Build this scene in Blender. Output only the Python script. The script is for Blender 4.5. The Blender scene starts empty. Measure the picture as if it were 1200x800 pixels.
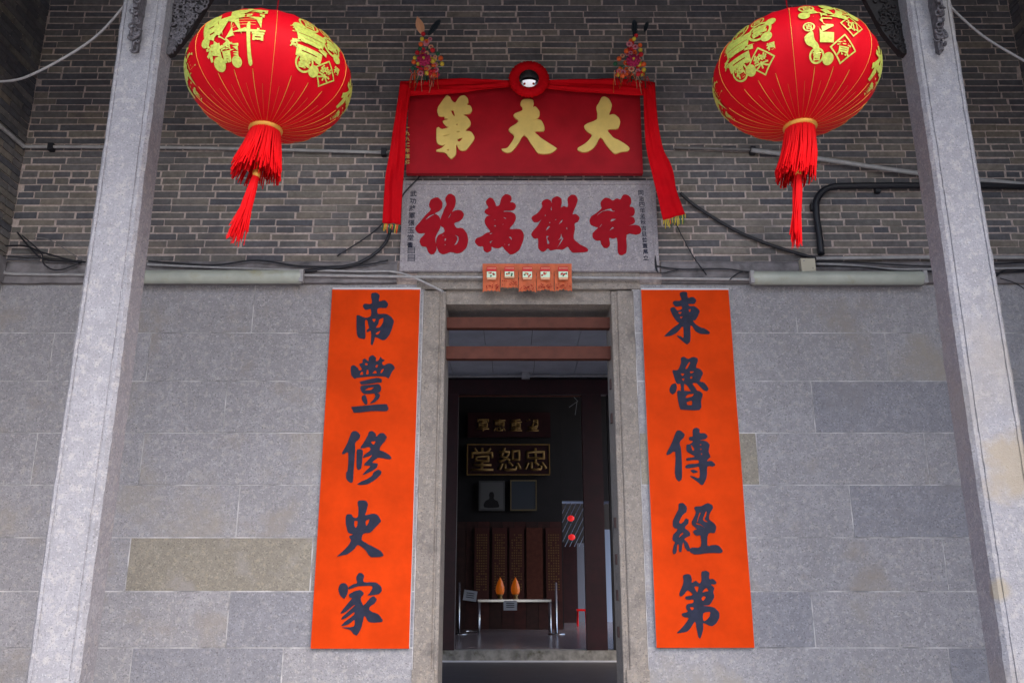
import bpy, bmesh, math, random
from mathutils import Vector, Matrix
R = math.radians
rnd = random.Random(7)
scene = bpy.context.scene
COL = scene.collection
# ------------------------------------------------------------------ camera, sky, sun, exposure
PITCH = R(15.73); EYE = 1.5; F = 1000.0
cam_d = bpy.data.cameras.new('camera'); cam = bpy.data.objects.new('camera', cam_d); COL.objects.link(cam)
cam.location = (0, 0, EYE); cam.rotation_euler = (R(90) + PITCH, 0, 0)
cam_d.sensor_width = 36; cam_d.lens = 36 * F / 1200; cam_d.clip_end = 3000; cam_d.clip_start = 0.05
scene.camera = cam
world = bpy.data.worlds.new('World'); scene.world = world; world.use_nodes = True
wn = world.node_tree; bg = wn.nodes['Background']
sky = wn.nodes.new('ShaderNodeTexSky'); sky.sky_type = 'NISHITA'; sky.sun_disc = False
SUN_EL, SUN_AZ = R(50), R(150)        # azimuth measured from +Y clockwise
sky.sun_elevation = SUN_EL; sky.sun_rotation = SUN_AZ
sky.dust_density = 3.0; sky.air_density = 1.0
wn.links.new(sky.outputs[0], bg.inputs[0]); bg.inputs[1].default_value = 0.15
sun_d = bpy.data.lights.new('sun', 'SUN'); sun = bpy.data.objects.new('sun', sun_d); COL.objects.link(sun)
sun_d.energy = 0.62; sun_d.angle = R(40); sun_d.color = (1, .975, .95)
sd = Vector((math.sin(SUN_AZ) * math.cos(SUN_EL), math.cos(SUN_AZ) * math.cos(SUN_EL), math.sin(SUN_EL)))
sun.rotation_euler = sd.to_track_quat('Z', 'Y').to_euler()
scene.view_settings.view_transform = 'Standard'; scene.view_settings.look = 'None'
scene.view_settings.exposure = 1.54; scene.view_settings.gamma = 1
scene.cycles.max_bounces = 8; scene.cycles.diffuse_bounces = 6

# ------------------------------------------------------------------ measuring
def P(px, py, Y):
    dx = (px - 600) / F; dy = (400 - py) / F
    d = Vector((dx, math.cos(PITCH) - dy * math.sin(PITCH), math.sin(PITCH) + dy * math.cos(PITCH)))
    k = Y / d.y
    return Vector((d.x * k, Y, EYE + d.z * k))
D = 5.96                       # the front wall
def zt(py, Y=D): return P(600, py, Y).z
CX = 0.14                      # middle of the building
XL, XR = -3.77, 4.05

# ------------------------------------------------------------------ object helpers
def tag(o, label=None, cat=None, group=None, kind=None):
    if label: o['label'] = label
    if cat: o['category'] = cat
    if group: o['group'] = group
    if kind: o['kind'] = kind
    return o
def thing(name, loc, label, cat, group=None, rz=0):
    o = bpy.data.objects.new(name, None); COL.objects.link(o); o.location = loc; o.rotation_euler = (0, 0, rz)
    o.empty_display_size = .2
    return tag(o, label, cat, group)
def link(name, me, parent=None, loc=None, m=None, kind=None, label=None):
    o = bpy.data.objects.new(name, me); COL.objects.link(o)
    if m is not None and len(me.materials) == 0: me.materials.append(m)
    if parent is not None:
        o.parent = parent
        # mesh vertices are in world coordinates: undo the chain of parent offsets
        if loc is None:
            off = Vector((0, 0, 0)); p = parent
            while p is not None: off += Vector(p.location); p = p.parent
            o.location = -off
        else: o.location = loc
    elif loc is not None: o.location = loc
    if kind: o['kind'] = kind
    if label: o['label'] = label
    return o
def bm_mesh(bm, name, smooth=False):
    me = bpy.data.meshes.new(name); bm.normal_update(); bm.to_mesh(me); bm.free()
    if smooth: me.polygons.foreach_set('use_smooth', [True] * len(me.polygons))
    return me
def obj(name, bm, m, parent=None, smooth=False, kind=None, label=None, bevel=0):
    if bevel:
        bmesh.ops.bevel(bm, geom=[e for e in bm.edges if e.calc_face_angle(0) > .5], offset=bevel, segments=1, affect='EDGES')
    me = bm_mesh(bm, name, smooth)
    for x in (m if isinstance(m, (list, tuple)) else [m]): me.materials.append(x)
    return link(name, me, parent, kind=kind, label=label)
def box(bm, x0, x1, y0, y1, z0, z1, mi=0, jit=0):
    j = (lambda: rnd.uniform(-jit, jit)) if jit else (lambda: 0)
    v = [bm.verts.new((x + j(), y + (j() * .6), z + j())) for x in (x0, x1) for y in (y0, y1) for z in (z0, z1)]
    for a in ((0, 1, 3, 2), (4, 6, 7, 5), (0, 4, 5, 1), (2, 3, 7, 6), (0, 2, 6, 4), (1, 5, 7, 3)):
        f = bm.faces.new([v[i] for i in a]); f.material_index = mi
    return v
def tube(bm, pts, r, n=8, mi=0, caps=True):
    pts = [Vector(p) for p in pts]; rr = r if isinstance(r, (list, tuple)) else [r] * len(pts)
    rings = []; prev = None
    for i, p in enumerate(pts):
        t = (pts[min(i + 1, len(pts) - 1)] - pts[max(i - 1, 0)]).normalized()
        up = Vector((0, 0, 1)) if abs(t.z) < .95 else Vector((1, 0, 0))
        a = prev - t * prev.dot(t) if prev is not None else t.cross(up)
        if a.length < 1e-6: a = t.cross(up)
        a.normalize(); prev = a; b = t.cross(a)
        rings.append([bm.verts.new(p + (a * math.cos(2 * math.pi * k / n) + b * math.sin(2 * math.pi * k / n)) * rr[i]) for k in range(n)])
    for A, B in zip(rings, rings[1:]):
        for k in range(n):
            f = bm.faces.new((A[k], A[(k + 1) % n], B[(k + 1) % n], B[k])); f.material_index = mi; f.smooth = True
    if caps:
        for rg in (rings[0], rings[-1][::-1]):
            f = bm.faces.new(rg); f.material_index = mi
def smoothpath(pts, k=6):
    pts = [Vector(p) for p in pts]; out = []
    for i in range(len(pts) - 1):
        p0, p1, p2, p3 = pts[max(i - 1, 0)], pts[i], pts[i + 1], pts[min(i + 2, len(pts) - 1)]
        for s in range(k):
            t = s / k
            out.append(.5 * ((2 * p1) + (p2 - p0) * t + (2 * p0 - 5 * p1 + 4 * p2 - p3) * t * t + (3 * p1 - p0 - 3 * p2 + p3) * t ** 3))
    out.append(pts[-1]); return out
def lathe(bm, prof, c, n=32, mi=0, axis='z'):
    rings = []
    for r, h in prof:
        ring = []
        for k in range(n):
            a = 2 * math.pi * k / n
            if axis == 'z': ring.append(bm.verts.new((c[0] + r * math.cos(a), c[1] + r * math.sin(a), c[2] + h)))
            else: ring.append(bm.verts.new((c[0] + r * math.cos(a), c[1] + h, c[2] + r * math.sin(a))))
        rings.append(ring)
    for A, B in zip(rings, rings[1:]):
        for k in range(n):
            f = bm.faces.new((A[k], A[(k + 1) % n], B[(k + 1) % n], B[k])); f.material_index = mi; f.smooth = True
def ball(bm, c, r, mi=0, sub=1, sc=(1, 1, 1)):
    m = Matrix.Translation(c) @ Matrix.Diagonal((*[r * s for s in sc], 1))
    g = bmesh.ops.create_icosphere(bm, subdivisions=sub, radius=1, matrix=m)
    for v in g['verts']:
        for f in v.link_faces: f.material_index = mi; f.smooth = True

# ------------------------------------------------------------------ materials
def mat(name, col, rough=.6, metal=0, noise=0, nscale=20, bump=0, bscale=200, spec=.5, col2=None, stain=None, stscale=1.2, speck=None, emit=0, mottle=0):
    m = bpy.data.materials.new(name); m.use_nodes = True; nt = m.node_tree; N = nt.nodes; L = nt.links
    b = N['Principled BSDF']; b.inputs['Roughness'].default_value = rough; b.inputs['Metallic'].default_value = metal
    b.inputs['Specular IOR Level'].default_value = spec
    b.inputs['Base Color'].default_value = (*col, 1)
    geo = N.new('ShaderNodeNewGeometry'); cur = None
    def noi(scale, det=5, ro=.6):
        n = N.new('ShaderNodeTexNoise'); n.inputs['Scale'].default_value = scale; n.inputs['Detail'].default_value = det; n.inputs['Roughness'].default_value = ro
        L.new(geo.outputs['Position'], n.inputs['Vector']); return n
    def mix(fac, c1, c2, lo=None, hi=None):
        x = N.new('ShaderNodeMix'); x.data_type = 'RGBA'
        if lo is not None:
            mr = N.new('ShaderNodeMapRange'); mr.inputs[1].default_value = lo; mr.inputs[2].default_value = hi
            L.new(fac, mr.inputs[0]); fac = mr.outputs[0]
        L.new(fac, x.inputs[0])
        for k, c in ((6, c1), (7, c2)):
            if isinstance(c, tuple): x.inputs[k].default_value = (*c, 1)
            else: L.new(c, x.inputs[k])
        return x.outputs[2]
    cur = tuple(col)
    if noise:
        n = noi(nscale); c2 = col2 or tuple(c * (1 - noise) for c in col)
        cur = mix(n.outputs['Fac'], cur, c2, .35, .65)
    if mottle:
        n = noi(3.3, 4, .7); 
        hsv = N.new('ShaderNodeHueSaturation'); mr = N.new('ShaderNodeMapRange')
        mr.inputs[1].default_value = .3; mr.inputs[2].default_value = .7; mr.inputs[3].default_value = 1 - mottle; mr.inputs[4].default_value = 1 + mottle
        L.new(n.outputs['Fac'], mr.inputs[0]); L.new(mr.outputs[0], hsv.inputs['Value'])
        if isinstance(cur, tuple): hsv.inputs['Color'].default_value = (*cur, 1)
        else: L.new(cur, hsv.inputs['Color'])
        cur = hsv.outputs[0]
    if speck:
        for sc_, cc, lo, hi in speck:
            n = noi(sc_, 2, .5); cur = mix(n.outputs['Fac'], cur, cc, lo, hi)
    if stain:
        n = noi(stscale, 6, .65); cur = mix(n.outputs['Fac'], cur, stain, .56, .72)
    if not isinstance(cur, tuple): L.new(cur, b.inputs['Base Color'])
    if bump:
        n = noi(bscale, 4); bp = N.new('ShaderNodeBump'); bp.inputs['Strength'].default_value = bump; bp.inputs['Distance'].default_value = .004
        L.new(n.outputs['Fac'], bp.inputs['Height']); L.new(bp.outputs[0], b.inputs['Normal'])
    if emit:
        b.inputs['Emission Color'].default_value = (*col, 1); b.inputs['Emission Strength'].default_value = emit
    return m
def granite(name, c, warm=.0, stain=None, sts=1.2, mottle=.1):
    d = tuple(x * .45 for x in c); l = tuple(min(1, x * 1.45) for x in c)
    return mat(name, c, .75, noise=.2, nscale=14, bump=.9, bscale=110, speck=[(11, tuple(x * .84 for x in c), .48, .66), (26, (c[0] * 1.14, c[1] * 1.10, c[2] * 1.03), .52, .68), (105, tuple(x * .55 for x in c), .57, .68), (80, tuple(min(1, x * 1.25) for x in c), .58, .70), (38, tuple(x * .82 for x in c), .56, .68)], stain=stain, stscale=sts, mottle=mottle)
G = [granite('granite_grey', (.345, .335, .358), stain=(.295, .262, .235), sts=1.9), granite('granite_cool', (.285, .283, .318), stain=(.235, .225, .24), sts=2.6), granite('granite_pale', (.355, .345, .37), stain=(.33, .295, .255)),
     granite('granite_warm', (.325, .305, .305), stain=(.31, .27, .21), sts=2.2)]
G_yel = granite('granite_ochre', (.30, .272, .228), stain=(.325, .30, .29), sts=3)
G_post = granite('granite_pillar', (.345, .34, .372), stain=(.33, .30, .28), sts=.7)
G_jamb = granite('granite_jamb', (.305, .268, .24), stain=(.13, .112, .108), sts=4.2)
G_slab = granite('granite_slab', (.37, .34, .365))
M_mortar = mat('mortar', (.60, .49, .45), .9, noise=.4, nscale=30, bump=.6, bscale=150, stain=(.22, .20, .21), stscale=1.4)
M_mortar2 = mat('stone_mortar', (.64, .62, .63), .9, noise=.6, nscale=6, col2=(.22, .215, .225))
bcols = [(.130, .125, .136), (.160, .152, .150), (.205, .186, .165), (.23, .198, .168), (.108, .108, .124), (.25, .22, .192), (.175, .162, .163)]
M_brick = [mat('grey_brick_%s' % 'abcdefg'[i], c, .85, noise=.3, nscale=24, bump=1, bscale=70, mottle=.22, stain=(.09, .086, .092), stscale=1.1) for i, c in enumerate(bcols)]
M_plaster = mat('plaster', (.26, .24, .25), .9, noise=.4, nscale=9, bump=.6, bscale=60, stain=(.07, .065, .07), stscale=3.5)
M_redpaint = mat('red_board_paint', (.40, .007, .016), .5, noise=.25, nscale=5, bump=.1, bscale=40, spec=.12)
M_cloth = mat('red_cloth', (.62, .002, .008), .7, noise=.15, nscale=8, bump=.15, bscale=500, spec=.08)
M_gold = mat('gold_leaf', (.80, .58, .17), .5, metal=.15, noise=.15, nscale=9, spec=.3)
M_goldD = mat('aged_gold', (.34, .20, .06), .5, metal=.3, noise=.2, nscale=15)
M_redchar = mat('red_character_paint', (.36, .005, .014), .6, noise=.15, nscale=14, spec=.1)
M_ink = mat('ink_black', (.022, .026, .055), .6, noise=.3, nscale=20, spec=.2)
M_orange = mat('orange_red_paper', (.74, .055, .003), .7, noise=.2, nscale=4, bump=.6, bscale=9, spec=.08)
M_white = mat('white_board', (.62, .60, .62), .7)
M_lant = mat('lantern_silk', (.68, .002, .012), .55, noise=.10, nscale=6, bump=.15, bscale=700, spec=.12)
M_foil = mat('gold_green_foil', (.68, .74, .13), .4, metal=.1, noise=.3, nscale=70)
M_seam = mat('gold_seam', (.85, .42, .07), .35, metal=.4)
M_seam2 = mat('red_gold_seam', (.70, .12, .02), .5)
M_tassel = mat('tassel_thread', (.80, .006, .010), .6, spec=.1)
M_pvc = mat('grey_white_conduit', (.42, .41, .42), .5, noise=.25, nscale=20)
M_pvcd = mat('dull_conduit', (.20, .185, .185), .6, noise=.3, nscale=20)
M_black = mat('black_cable', (.012, .012, .018), .5)
M_tubec = mat('frosted_cover', (.47, .50, .44), .3, noise=.15, nscale=8, stain=(.38, .36, .24), stscale=5)
M_wood = mat('dark_red_wood', (.036, .005, .008), .45, noise=.4, nscale=7)
M_woodbar = mat('red_brown_bar', (.125, .040, .027), .6, spec=.2, noise=.3, nscale=12)
M_rust = mat('rusty_brown', (.09, .05, .045), .7)
M_dark = mat('sooty_wood', (.013, .010, .012), .7, noise=.3, nscale=6)
M_carve = mat('carved_grey', (.16, .15, .17), .8, noise=.6, nscale=40, bump=1, bscale=60)
M_ceil = mat('ceiling_board', (.60, .62, .68), .6, noise=.2, nscale=3)
M_floor = mat('polished_floor', (.30, .23, .225), .25, noise=.3, nscale=6)
M_floor1 = mat('dark_floor', (.075, .066, .07), .4, noise=.3, nscale=5)
M_step = mat('mossy_step', (.36, .33, .29), .8, noise=.5, nscale=9, stain=(.09, .08, .05), stscale=7)
M_steel = mat('stainless_steel', (.7, .7, .72), .22, metal=1)
M_mirror = mat('mirror', (.9, .9, .9), .02, metal=1)
M_paper = mat('white_paper', (.6, .62, .68), .7)
M_photo = mat('photo_grey', (.09, .09, .09), .4, noise=.2, nscale=5)
M_ground = mat('pale_paving', (.38, .36, .34), .85, noise=.2, nscale=2, bump=.3, bscale=30)
M_ora = mat('orange_glass', (.80, .17, .01), .3, emit=.06)
M_redlamp = mat('red_lantern_lit', (.75, .02, .02), .5, emit=.25)
M_awn = mat('pale_blue_metal', (.30, .38, .55), .4)
M_wwall = mat('whitewash', (.55, .58, .68), .8, noise=.15, nscale=3)
M_salmon = mat('faded_orange_paper', (.68, .15, .055), .7, noise=.25, nscale=18)
M_yel = mat('yellow', (.72, .55, .05), .5); M_grn = mat('leaf_green', (.02, .13, .06), .5); M_pink = mat('pink_petal', (.65, .22, .28), .6)
M_mag = mat('magenta_petal', (.50, .015, .10), .6); M_org2 = mat('orange_pompom', (.85, .12, .02), .6); M_red2 = mat('red_pompom', (.6, .01, .02), .6)
M_peach = mat('peach_petal', (.75, .38, .22), .6); M_feather = mat('peacock_feather', (.022, .035, .050), .6)
M_print = mat('silver_print', (.50, .62, .45), .4, metal=.3)

# ------------------------------------------------------------------ 2D shapes: traced characters and printed text
def smooth_closed(pts, k=3):
    n = len(pts); out = []
    for i in range(n):
        p0, p1, p2, p3 = pts[i - 1], pts[i], pts[(i + 1) % n], pts[(i + 2) % n]
        for s in range(k):
            t = s / k
            out.append(tuple(.5 * ((2 * p1[c]) + (p2[c] - p0[c]) * t * .9 + (2 * p0[c] - 5 * p1[c] + 4 * p2[c] - p3[c]) * t * t + (3 * p1[c] - p0[c] - 3 * p2[c] + p3[c]) * t ** 3) for c in (0, 1)))
    return out
def curve_mesh(loops, depth, bev=0):
    cu = bpy.data.curves.new('shape', 'CURVE'); cu.dimensions = '2D'; cu.fill_mode = 'BOTH'; cu.extrude = depth / 2; cu.bevel_depth = bev; cu.bevel_resolution = 0
    for lp in loops:
        s = cu.splines.new('POLY'); s.points.add(len(lp) - 1)
        for q, p in zip(s.points, lp): q.co = (p[0], p[1], 0, 1)
        s.use_cyclic_u = True
    o = bpy.data.objects.new('shape', cu); COL.objects.link(o)
    dg = bpy.context.evaluated_depsgraph_get(); me = bpy.data.meshes.new_from_object(o.evaluated_get(dg))
    bpy.data.objects.remove(o); bpy.data.curves.remove(cu); return me
def text_mesh(s, size=1.0, off=0.0, depth=0.0):
    cu = bpy.data.curves.new('txt', 'FONT'); cu.body = s; cu.size = size; cu.offset = off; cu.extrude = depth / 2; cu.align_x = 'CENTER'; cu.align_y = 'CENTER'
    o = bpy.data.objects.new('txt', cu); COL.objects.link(o)
    dg = bpy.context.evaluated_depsgraph_get(); me = bpy.data.meshes.new_from_object(o.evaluated_get(dg))
    bpy.data.objects.remove(o); bpy.data.curves.remove(cu); return me
def text_at(name, s, size, c, m, parent, off=0.0, depth=.004, sx=1.0):
    """upright text facing -Y, its middle at c"""
    me = text_mesh(s, 1.0, off, 0); n = len(me.vertices)
    if n:
        xs = [v.co.x for v in me.vertices]; ys = [v.co.y for v in me.vertices]
        mx, my = (min(xs) + max(xs)) / 2, (min(ys) + max(ys)) / 2; w = max(xs) - min(xs); h = max(ys) - min(ys); k = size / max(w, h, .2)
    bm = bmesh.new(); bm.from_mesh(me); bpy.data.meshes.remove(me)
    for v in bm.verts: v.co = Vector((c[0] + (v.co.x - mx) * k * sx, c[1], c[2] + (v.co.y - my) * k))
    if depth:
        r = bmesh.ops.extrude_face_region(bm, geom=bm.faces[:])
        for v in [g for g in r['geom'] if isinstance(g, bmesh.types.BMVert)]: v.co.y -= depth
    bmesh.ops.recalc_face_normals(bm, faces=bm.faces)
    return obj(name, bm, m, parent)
def glyph(name, groups, ox, oy, Y, depth, bev, m, parent, yfun=None):
    """outlines read off the photograph, laid on the real plane Y"""
    bm = bmesh.new()
    for gi, loops in enumerate(groups):
        L2 = []
        for li, lp in enumerate(loops):
            q = smooth_closed(lp, 3)
            L2.append([(P(ox + a / 10, oy + b / 10, Y).x, P(ox + a / 10, oy + b / 10, Y).z) for a, b in q])
        me = curve_mesh(L2, depth, bev); t = bmesh.new(); t.from_mesh(me); bpy.data.meshes.remove(me)
        bmesh.ops.remove_doubles(t, verts=t.verts, dist=.00005)
        for v in t.verts:
            x, z, d = v.co.x, v.co.y, v.co.z
            v.co = Vector((x, Y - depth / 2 - bev - d - gi * .0003 + (yfun(z) if yfun else 0), z))
        bmesh.ops.recalc_face_normals(t, faces=t.faces)
        tm = bm_mesh(t, 't'); bm.from_mesh(tm); bpy.data.meshes.remove(tm)
    return obj(name, bm, m, parent)

# ------------------------------------------------------------------ ground
bm = bmesh.new(); box(bm, -600, 600, -600, 5.2, -.3, 0); box(bm, -600, XL - .5, 5.2, 600, -.3, 0); box(bm, XR + .5, 600, 5.2, 600, -.3, 0); box(bm, XL - .5, XR + .5, 26, 600, -.3, 0)
bmesh.ops.remove_doubles(bm, verts=bm.verts, dist=.001)
o = obj('ground', bm, M_ground); tag(o, 'pale paved forecourt in front of the hall', None, kind='structure')

# ------------------------------------------------------------------ the building
bld = thing('ancestral_hall', (CX, D, 0), 'grey brick hall front with granite lower wall around the open doorway', 'building')
DX0, DX1 = P(517, 600, D).x, P(724.5, 600, D).x          # the opening
DZT = zt(355, D) ; ZS = zt(333); ZB = zt(306); ZR = 6.55
JW = .165                                                  # jamb face
bm = bmesh.new()
yb = D + .0012
box(bm, XL - .4, DX0 - JW + .01, yb, D + .38, -.3, ZS - .004); box(bm, DX1 + JW - .01, XR + .4, yb, D + .38, -.3, ZS - .004)
sw = obj('stone_wall', bm, M_mortar2, bld)
bm = bmesh.new(); box(bm, XL - .4, XR + .4, D + .0045, D + .383, ZS, ZR); wall = obj('brick_wall', bm, M_mortar, bld)
# granite blocks, read off the photograph course by course
rows = [333.5, 390, 446.5, 507, 568, 629.5, 692.5, 758.5, 826, 897, 972]
jl = [[-60, 100, 297], [60, 174], [-20, 264], [40, 166], [90, 279], [-40, 150, 365], [80, 267], [-10, 152, 330], [60, 240], [-20, 160, 300]]
jr = [[932, 1120], [1040], [953, 1150], [888, 1086], [998], [1108], [953, 1240], [1115], [900, 1060], [980, 1180]]
def block_run(edges, z0, z1, side, ri):
    for a, b in zip(edges, edges[1:]):
        bm = bmesh.new(); g = .0042; dy = rnd.uniform(-.003, -.0008)
        box(bm, a + g, b - g, D + dy, D + .06, z0 + g, z1 - g)
        m = rnd.choice([G[0], G[0], G[1], G[2]]) if ri not in (3, 5) else rnd.choice([G[3], G[0], G[2]])
        if side == 'l' and ri == 5 and abs(a - P(150, 660, D).x) < .02: m = G_yel
        if side == 'r' and ri == 3 and abs(b - P(888, 540, D).x) < .02: m = G_yel
        obj('stone_block', bm, m, sw, bevel=.0022)
for i, (ya, yb_) in enumerate(zip(rows, rows[1:])):
    z1 = zt(ya) ; z0 = max(zt(yb_), 0); ym = (ya + yb_) / 2
    e = [XL] + sorted(P(x, ym, D).x for x in jl[i]) + [DX0 - JW]
    e = [v for k, v in enumerate(e) if k == 0 or v > e[0] + .1]
    block_run(e, z0, z1, 'l', i)
    e = [DX1 + JW] + sorted(P(x, ym, D).x for x in jr[i]) + [XR]
    block_run(e, z0, z1, 'r', i)
# bricks
PITCHZ = .0572
PQ = (P(469, 318, D).x, P(771, 318, D).x, zt(308), zt(211))
bricks = []; z = ZB + .002; r_i = 0
hdr = set()
while z < ZR - .06:
    zc = z + PITCHZ / 2
    header = (r_i % 6 == 4) or (zt(212) < zc < zt(203))
    if zt(212) < zc < zt(203): hdr.add(r_i)
    x = XL - rnd.uniform(0, .25) - (.14 if r_i % 2 else 0)
    while x < XR:
        Lb = rnd.choice([.262, .268, .275, .255]) if not header else rnd.choice([.105, .125, .13, .12])
        if rnd.random() < .08: Lb = rnd.uniform(.12, .2)
        a, b = max(x, XL + .002), min(x + Lb, XR - .002); x += Lb + .013
        if b - a < .03: continue
        if a > PQ[0] + .02 and b < PQ[1] - .02 and z > PQ[2] and z + PITCHZ < PQ[3] + .01: continue
        bricks.append((a, b, z, z + PITCHZ - rnd.uniform(.010, .015), r_i))
    z += PITCHZ; r_i += 1
def brick_shape(bm, a, b, z0, z1, y0, mi):
    j = lambda s: rnd.uniform(-s, s)
    box(bm, a + j(.004), b + j(.004), y0 + j(.0035), D + .03, z0 + j(.002), z1 + j(.002), mi, .0022)
def pick(z=4.6):  # darker, bluer bricks likelier higher up: upper-wall shade put into the colour
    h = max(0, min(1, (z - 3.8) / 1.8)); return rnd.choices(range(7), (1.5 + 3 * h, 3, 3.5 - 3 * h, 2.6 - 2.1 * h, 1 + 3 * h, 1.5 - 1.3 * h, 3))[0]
vis = [q for q in bricks if q[2] < 6.1]
rest = [q for q in bricks if q[2] >= 6.1]
vis.sort(key=lambda q: q[2] * 1.0 + abs((q[0] + q[1]) / 2 - CX) * .02)
front = [q for q in vis if (q[1] - q[0]) > .18 or q[4] in hdr][:298]; fs = set(map(id, front))
for q in front:
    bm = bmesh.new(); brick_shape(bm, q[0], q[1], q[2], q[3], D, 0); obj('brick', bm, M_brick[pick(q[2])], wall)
bm = bmesh.new()
for q in vis + rest:
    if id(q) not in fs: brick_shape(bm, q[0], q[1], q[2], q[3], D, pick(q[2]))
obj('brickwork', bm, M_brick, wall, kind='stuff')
# side walls of the porch
for s, X in ((-1, XL), (1, XR)):
    bm = bmesh.new(); xa, xb = (X - .4, X - .012) if s < 0 else (X + .012, X + .4)
    box(bm, xa, xb, 2.4, D + .005, 0, ZR); w = obj('side_wall', bm, M_mortar, bld)
    bm = bmesh.new(); z = ZB; k = 0
    while z < ZR - .06:
        y = 2.4 - (.13 if k % 2 else 0)
        while y < D - .02:
            b = min(y + .264, D - .006); a = max(y, 2.4); y += .275
            if b - a < .03: continue
            x0, x1 = (X - .03, X + rnd.uniform(-.003, .003)) if s < 0 else (X + rnd.uniform(-.003, .003), X + .03)
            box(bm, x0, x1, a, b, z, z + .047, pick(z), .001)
        z += PITCHZ; k += 1
    obj('brickwork', bm, M_brick, w, kind='stuff')
    for i, (ya, yb_) in enumerate(zip(rows, rows[1:])):
        z1 = zt(ya); z0 = max(zt(yb_), 0); y = 2.4; yy = [2.4, 3.2 + .5 * (i % 2), 4.6 + .4 * (i % 2), D - .006]
        for a, b in zip(yy, yy[1:]):
            bm = bmesh.new(); x0, x1 = (X - .05, X) if s < 0 else (X, X + .05)
            box(bm, x0, x1, a + .003, b - .003, z0 + .003, z1 - .003); obj('stone_block', bm, rnd.choice(G[:3]), w, bevel=.003)
    bm = bmesh.new(); x0, x1 = (X - .01, X + .03) if s < 0 else (X - .03, X + .01)
    box(bm, x0, x1, 2.4, D - .04, ZS, ZB); obj('ledge', bm, M_plaster, w, bevel=.006)
# plaster ledge between stone and brick
for xa, xb in ((XL + .001, PQ[0] - .02), (PQ[1] + .02, XR - .001)):
    bm = bmesh.new(); n = 24; pf = [(0, ZS), (-.03, ZS + .002), (-.034, ZS + .05), (-.022, ZB - .03), (.004, ZB)]
    vs = [[bm.verts.new((xa + (xb - xa) * k / n, D + dy + (rnd.uniform(-.003, .003) if dy < 0 else 0), zz + rnd.uniform(-.004, .004) * (dy < 0))) for dy, zz in pf] for k in range(n + 1)]
    for A, B in zip(vs, vs[1:]):
        for i in range(len(pf) - 1): bm.faces.new((A[i], B[i], B[i + 1], A[i + 1]))
    obj('ledge', bm, M_plaster, bld)
# lintel and jambs
LZ1 = zt(319) 
bm = bmesh.new(); box(bm, DX0 - JW - .05, DX1 + JW + .05, D - .012, D + .36, zt(339, D), LZ1)
box(bm, DX0 - .0, DX1 + .0, D + .03, D + .359, DZT - .0, zt(339, D) - .001); obj('lintel', bm, G_jamb, bld, bevel=.006)
for s in (-1, 1):
    bm = bmesh.new(); xi = DX0 if s < 0 else DX1
    # stepped moulding: outer band, groove, inner band
    prof = [(0, .012), (.004, .008), (.026, .006), (.030, .012), (.040, .012), (.046, -.001), (.052, -.004), (JW - .006, -.004), (JW, .002), (JW, .3), (0, .3)]
    zz = zt(341)
    lo = [bm.verts.new((xi + s * u, D + v, 0)) for u, v in prof]; hi = [bm.verts.new((xi + s * u, D + v, zz)) for u, v in prof]
    for k in range(len(prof)):
        k2 = (k + 1) % len(prof); bm.faces.new((lo[k], lo[k2], hi[k2], hi[k]))
    bm.faces.new(hi); bm.faces.new(lo[::-1]); bmesh.ops.recalc_face_normals(bm, faces=bm.faces)
    j = obj('door_jamb', bm, G_jamb, bld)
    bm = bmesh.new(); x0, x1 = sorted((xi + s * .02, xi + s * (JW + .004))); box(bm, x0, x1, D - .012, D + .1, zt(815), zt(784))
    obj('base_block', bm, G_jamb, j, bevel=.006)
    # inner reveal behind the jamb, with the iron keeps of the bar door
    bm = bmesh.new(); x0, x1 = sorted((xi - s * .0, xi + s * .2)); box(bm, x0, x1, D + .301, D + .378, 0, DZT); obj('reveal', bm, G_jamb, j)
    for yk in ((450, 490) if s > 0 else ()) + ((612, 655, 697, 740) if s > 0 else ()):
        bm = bmesh.new(); q = P(720, yk, D + .16); box(bm, xi - .012, xi + .01, D + .14, D + .19, q.z - .035, q.z + .035); obj('iron_keep', bm, M_rust, j, bevel=.004)
for ya, yb2 in ((371.5, 384), (405.5, 420)):
    bm = bmesh.new(); Yb = D + .13; box(bm, DX0 - .005, DX1 + .005, Yb, Yb + .07, zt(yb2, Yb), zt(ya, Yb)); obj('wooden_bar', bm, M_woodbar, bld, bevel=.006)
bm = bmesh.new(); box(bm, DX0 - .3, DX1 + .3, D - .3, D + .5, 0, .17); box(bm, DX0 - .04, DX1 + .04, D + .1, D + .34, .17, .45)
obj('door_step', bm, G_jamb, bld, bevel=.008)
# porch roof
slope = lambda y: (ZR - 6.0) * (D - y) / (D - 1.9)
bm = bmesh.new(); box(bm, XL - 1, XR + 1, 1.9, 7.5, ZR, ZR + .25)
for v in bm.verts: v.co.z -= slope(v.co.y)
obj('porch_roof', bm, M_dark, bld)
bm = bmesh.new()
for k in range(16): box(bm, XL + .25 + k * .5, XL + .33 + k * .5, 1.95, D, ZR - .12, ZR - .002)
for v in bm.verts: v.co.z -= slope(v.co.y)
obj('rafter', bm, M_dark, bld, kind='stuff')
# beam over the pillars and its carved brackets
YP = 4.4; PXL = (-2.353, -2.09); PXR = (2.39, 2.66)
BZ = 5.12
bm = bmesh.new(); box(bm, XL, XR, YP + .03, YP + .2, BZ, BZ + .4); obj('beam', bm, M_dark, bld, bevel=.01)

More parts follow.
